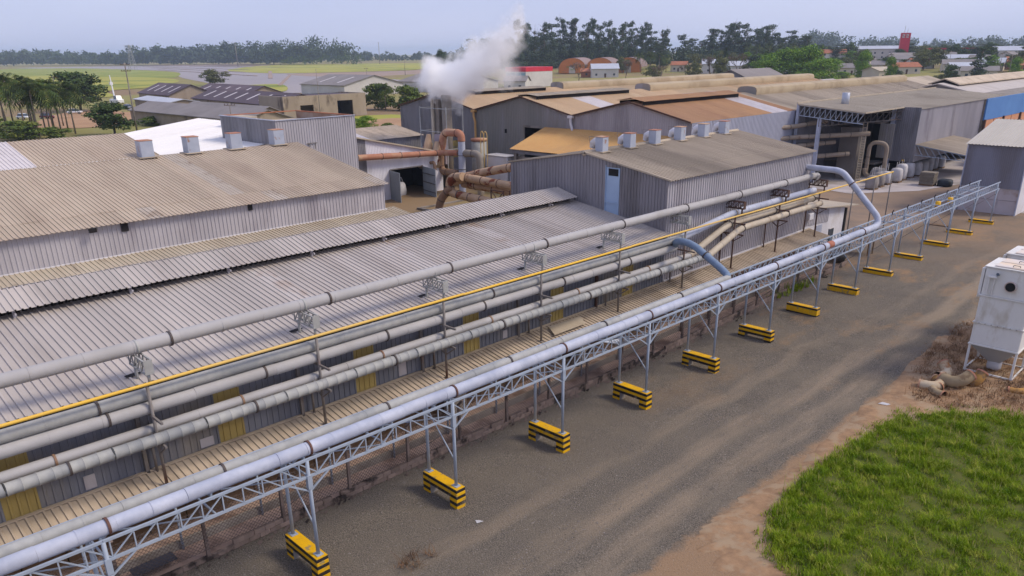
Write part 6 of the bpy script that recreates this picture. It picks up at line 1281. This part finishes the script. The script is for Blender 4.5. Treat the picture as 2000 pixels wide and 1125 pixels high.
# long roofs right behind the hangar
house('rear_shed', 'long brown-roofed shed with raised ridge behind the hangar', -66, 178, 40, 18, 7.2, 2.6, 90, M_WALLDARK, M_FROOF, 'shed')
house('rear_shed', 'lilac-roofed shed left of the long brown one', -84, 172, 34, 20, 7.0, 2.2, 90, M_WALLDARK, M_S1ROOF, 'shed')
house('rear_shed', 'lilac-grey shed with brown raised ridge behind the blue building', -47, 185, 76, 17, 8.2, 2.0, 90, M_WALLDARK, M_S1ROOF, 'shed')
house('ridge_monitor', 'brown raised ridge roof on top of the lilac-grey shed', -47, 186, 72, 4, 10.2, .7, 90, M_DARK, M_CANOPY, 'roof monitor')
house('rear_shed', 'small grey gable roof peeping over the rounded ventilators', -92, 165, 16, 12, 9.5, 2.4, 90, M_WALLDARK, M_GR, 'shed')
solo('yellow_shrub', np_mesh('yellow_shrub', *leafquads([(-150,470,2,5,5,2.2),(-147,472,3,3,3,2)], 900, .7, 77), leafmat('yellow_leaves', (186,170,52), (160,150,44))), None, 'bright yellow flowering shrub in the town', 'shrub')

# ------------------------------------------------------------------ vehicles, poles, pylon
def car(label, x, y, rot, m, L_=4.4, W=1.75, H=1.5, truck=False):
    t = thing('parked_car' if not truck else 'pickup_truck', label, 'car' if not truck else 'truck', (x,y,0), None if truck else 'cars parked under the trees'); R = Matrix.Translation((x,y,0)) @ Matrix.Rotation(math.radians(rot),4,'Z')
    put('body', MB().cbox((-L_/2,-W/2,.35),(L_/2,W/2,H*.58),.15).mesh('body', m), t, R)
    c0, c1 = (-.2, L_*.32) if truck else (-L_*.36, L_*.22)
    q = put('cabin', MB().add([(c0,-W*.46,H*.57),(c1+.35,-W*.46,H*.57),(c1+.35,W*.46,H*.57),(c0,W*.46,H*.57),(c0+.25,-W*.38,H),(c1-.25,-W*.38,H),(c1-.25,W*.38,H),(c0+.25,W*.38,H)],[(4,5,6,7),(0,1,5,4),(1,2,6,5),(2,3,7,6),(3,0,4,7)]).mesh('cabin', M_GLASS), t, R)
    put('roof_panel', MB().cbox((c0+.24,-W*.39,H-.02),(c1-.24,W*.39,H+.05),.02).mesh('roof_panel', m), q, R)
    for wx in (-L_*.31, L_*.31):
        for wy in (-W/2+.02, W/2-.02):
            w_ = put('wheel', MB().tube([(wx,wy-.1,.32),(wx,wy+.1,.32)],.32,12).mesh('wheel', M_RUBBER), t, R)
            put('rim', MB().tube([(wx,wy-.12,.32),(wx,wy+.12,.32)],.18,10).mesh('rim', M_GALV), w_, R)
    for sy in (-.55, .55): put('headlight', MB().box((L_/2-.02,sy-.2,.6),(L_/2+.03,sy+.2,.78)).mesh('headlight', M_BAG), t, R)
    return t
P_W = mat('white_car_paint', S(232,232,234), None, rough=.25, spec=.5); P_K = mat('dark_car_paint', S(40,42,50), None, rough=.25, spec=.5); P_S = mat('silver_car_paint', S(168,170,174), None, rough=.25, metal=.4)
car('white car parked under the dark tree', -272, 78.5, 60, P_W); car('dark car parked right of the dark tree', -283, 91, 10, P_K); car('silver car right of the dark one', -282, 98, 5, P_S); car('white car beside the pale carport', -256, 100, 40, P_W); car('white car half hidden by the palms', -262, 62, 20, P_W); car('dark red car behind the palms', -258, 67, 25, mat('dark_red_car_paint', S(110,40,40), None, rough=.3))
tr = car('white utility truck with a raised mast by the sheds', -318, 107, 5, P_W, 7, 2.3, 2.9, True)
R = Matrix.Translation((-318,107,0)); put('mast', MB().tube([(-1.5,0,1.6),(-2.2,0,6),(-2.6,0,10)],[.3,.25,.15],8).mesh('mast', P_W), tr, R); put('mast_bucket', MB().box((-3.0,-.5,6.6),(-2.0,.5,7.6)).mesh('mast_bucket', P_W), tr, R)
def pole(label, x, y, h, r=.18, arms=2, z=0):
    z = T(x, y)
    t = thing('utility_pole', label, 'utility pole', (x,y,z)); put('shaft', MB().tube([(x,y,z),(x,y,z+h)],[r,r*.6],8).mesh('shaft', M_CONC, True), t)
    for k in range(arms):
        zz = z+h-.4-1.3*k; put('crossarm', MB().beam((x-.8,y-.75,zz),(x+.8,y+.75,zz),.12).mesh('crossarm', M_WOOD), t)
        for u in (-.9,-.35,.35,.9): put('insulator', MB().tube([(x+.8*u,y+.75*u,zz+.05),(x+.8*u,y+.75*u,zz+.3)],.06,6).mesh('insulator', M_RING), t)
pole('concrete power pole left of the white roof', -187, 66, 15, .2); pole('power pole with crossarms near the clad block', -152, 72, 7.5, .16, 1); pole('slim pole in front of the bare concrete building', -170, 103, 13, .1, 0); pole('wooden pole by the white shed', -330, 270, 10, .15, 1); pole('power pole by the water', -520, 395, 12, .2, 1); pole('power pole left among the palms', -226, 62, 12, .18, 1); pole('short pole on the field by the white sheds', -380, 262, 9, .15, 1)
pole('tall pale pole on the far field', -1245, 613, 36, .7, 0); pole('tall far pole left of the blue trees', -1120, 800, 34, .5, 3); pole('tall far pole before the blue trees', -1010, 900, 36, .6, 0)
for i, (x, y) in enumerate(((-150,480),(-118,452),(-108,430),(-140,500))): pole(['power pole in the town centre','power pole near the right of the town','power pole at the far right of the town','power pole behind the town shrubs'][i], x, y, 10, .15, 1)
py_ = thing('lattice_pylon', 'lattice power pylon on the far left field', 'pylon', (-1190,430,0)); 
for sx, sy in ((-1,-1),(1,-1),(1,1),(-1,1)): put('leg', MB().beam((-1190+sx*4.5,430+sy*4.5,0),(-1190+sx*.8,430+sy*.8,32),.35).mesh('leg', M_GALV), py_)
b_ = MB()
for k in range(9):
    z0, z1 = 3.5*k, 3.5*k+3.5; r0, r1 = 4.5-3.7*z0/32, 4.5-3.7*z1/32
    for (ax, ay), (bx, by) in (((-1,-1),(1,-1)),((1,-1),(1,1)),((1,1),(-1,1)),((-1,1),(-1,-1))): b_.beam((-1190+ax*r0,430+ay*r0,z0),(-1190+bx*r1,430+by*r1,z1),.2)
put('lattice_brace', b_.mesh('lattice_brace', M_GALV), py_, kind='stuff')
for z in (24,28,31.5): put('crossarm', MB().beam((-1192,424,z),(-1188,436,z),.5).mesh('crossarm', M_GALV), py_)

# ------------------------------------------------------------------ steam from the stack
def steam():
    m = bpy.data.materials.new('steam'); m.use_nodes = True; n = m.node_tree.nodes; L = m.node_tree.links; n.remove(n['Principled BSDF'])
    out = n['Material Output']; vol = n.new('ShaderNodeVolumePrincipled'); L.new(vol.outputs['Volume'], out.inputs['Volume']); vol.inputs['Color'].default_value = (1,1,1,1); vol.inputs['Anisotropy'].default_value = .1
    geo = n.new('ShaderNodeNewGeometry'); nz = n.new('ShaderNodeTexNoise'); nz.inputs['Scale'].default_value = .55; nz.inputs['Detail'].default_value = 5; nz.inputs['Roughness'].default_value = .6; L.new(geo.outputs['Position'], nz.inputs['Vector'])
    sub = n.new('ShaderNodeVectorMath'); sub.operation = 'SUBTRACT'; L.new(nz.outputs['Color'], sub.inputs[0]); sub.inputs[1].default_value = (.5,.5,.5)
    scl = n.new('ShaderNodeVectorMath'); scl.operation = 'SCALE'; L.new(sub.outputs[0], scl.inputs[0]); scl.inputs['Scale'].default_value = 4.2
    wp = n.new('ShaderNodeVectorMath'); wp.operation = 'ADD'; L.new(geo.outputs['Position'], wp.inputs[0]); L.new(scl.outputs[0], wp.inputs[1])
    O = Vector((-75.4,62.6,11.4)); Rt = Vector((.70,.714,0)); last = None
    for rx, up, r, dens in ((-.3,.2,1.1,2.6),(-.5,1.9,2.7,2.6),(1.5,1.7,3.0,2.6),(3.4,2.6,2.9,1.8),(5.5,3.6,2.9,.9),(7.0,5.2,2.9,.6),(8.5,6.8,2.3,.5),(9.2,8.6,1.6,.45),(4.3,4.8,2.2,.6),(7.4,2.6,2.4,.5),(1.6,-1.2,1.1,.6)):
        d = n.new('ShaderNodeVectorMath'); d.operation = 'DISTANCE'; L.new(wp.outputs[0], d.inputs[0]); d.inputs[1].default_value = O+Rt*rx+Vector((0,0,up))
        mr = n.new('ShaderNodeMapRange'); mr.interpolation_type = 'SMOOTHSTEP'; mr.inputs['From Min'].default_value = r; mr.inputs['From Max'].default_value = r*.30; mr.inputs['To Max'].default_value = dens; L.new(d.outputs['Value'], mr.inputs['Value'])
        if last is None: last = mr.outputs['Result']
        else:
            mx = n.new('ShaderNodeMath'); mx.operation = 'MAXIMUM'; L.new(last, mx.inputs[0]); L.new(mr.outputs['Result'], mx.inputs[1]); last = mx.outputs['Value']
    L.new(last, vol.inputs['Density'])
    try: m.cycles.volume_step_rate = .3
    except Exception: pass
    c = O+Rt*4.5+Vector((0,0,4)); R = Matrix.Translation(c) @ Matrix.Rotation(math.atan2(Rt.y,Rt.x),4,'Z')
    me = MB().box((-8.2,-3.6,-6.5),(7.6,3.6,7)).mesh('steam_plume', m); o = bpy.data.objects.new('steam_plume', me); COL.objects.link(o); o.matrix_basis = R
    tag(o, 'white plume of steam drifting right from the stack', 'steam', kind='stuff')
steam()
# ------------------------------------------------------------------ hazy air
hm = bpy.data.materials.new('haze_air'); hm.use_nodes = True; n = hm.node_tree.nodes; n.remove(n['Principled BSDF']); v_ = n.new('ShaderNodeVolumePrincipled'); hm.node_tree.links.new(v_.outputs['Volume'], n['Material Output'].inputs['Volume'])
v_.inputs['Color'].default_value = (.62,.76,1,1); v_.inputs['Density'].default_value = .00015; v_.inputs['Anisotropy'].default_value = .2
o = bpy.data.objects.new('haze', MB().box((-9100,-2600,-2),(4100,9100,80)).mesh('haze', hm)); COL.objects.link(o); o['kind'] = 'stuff'; o['label'] = 'thin pale haze over the whole site'
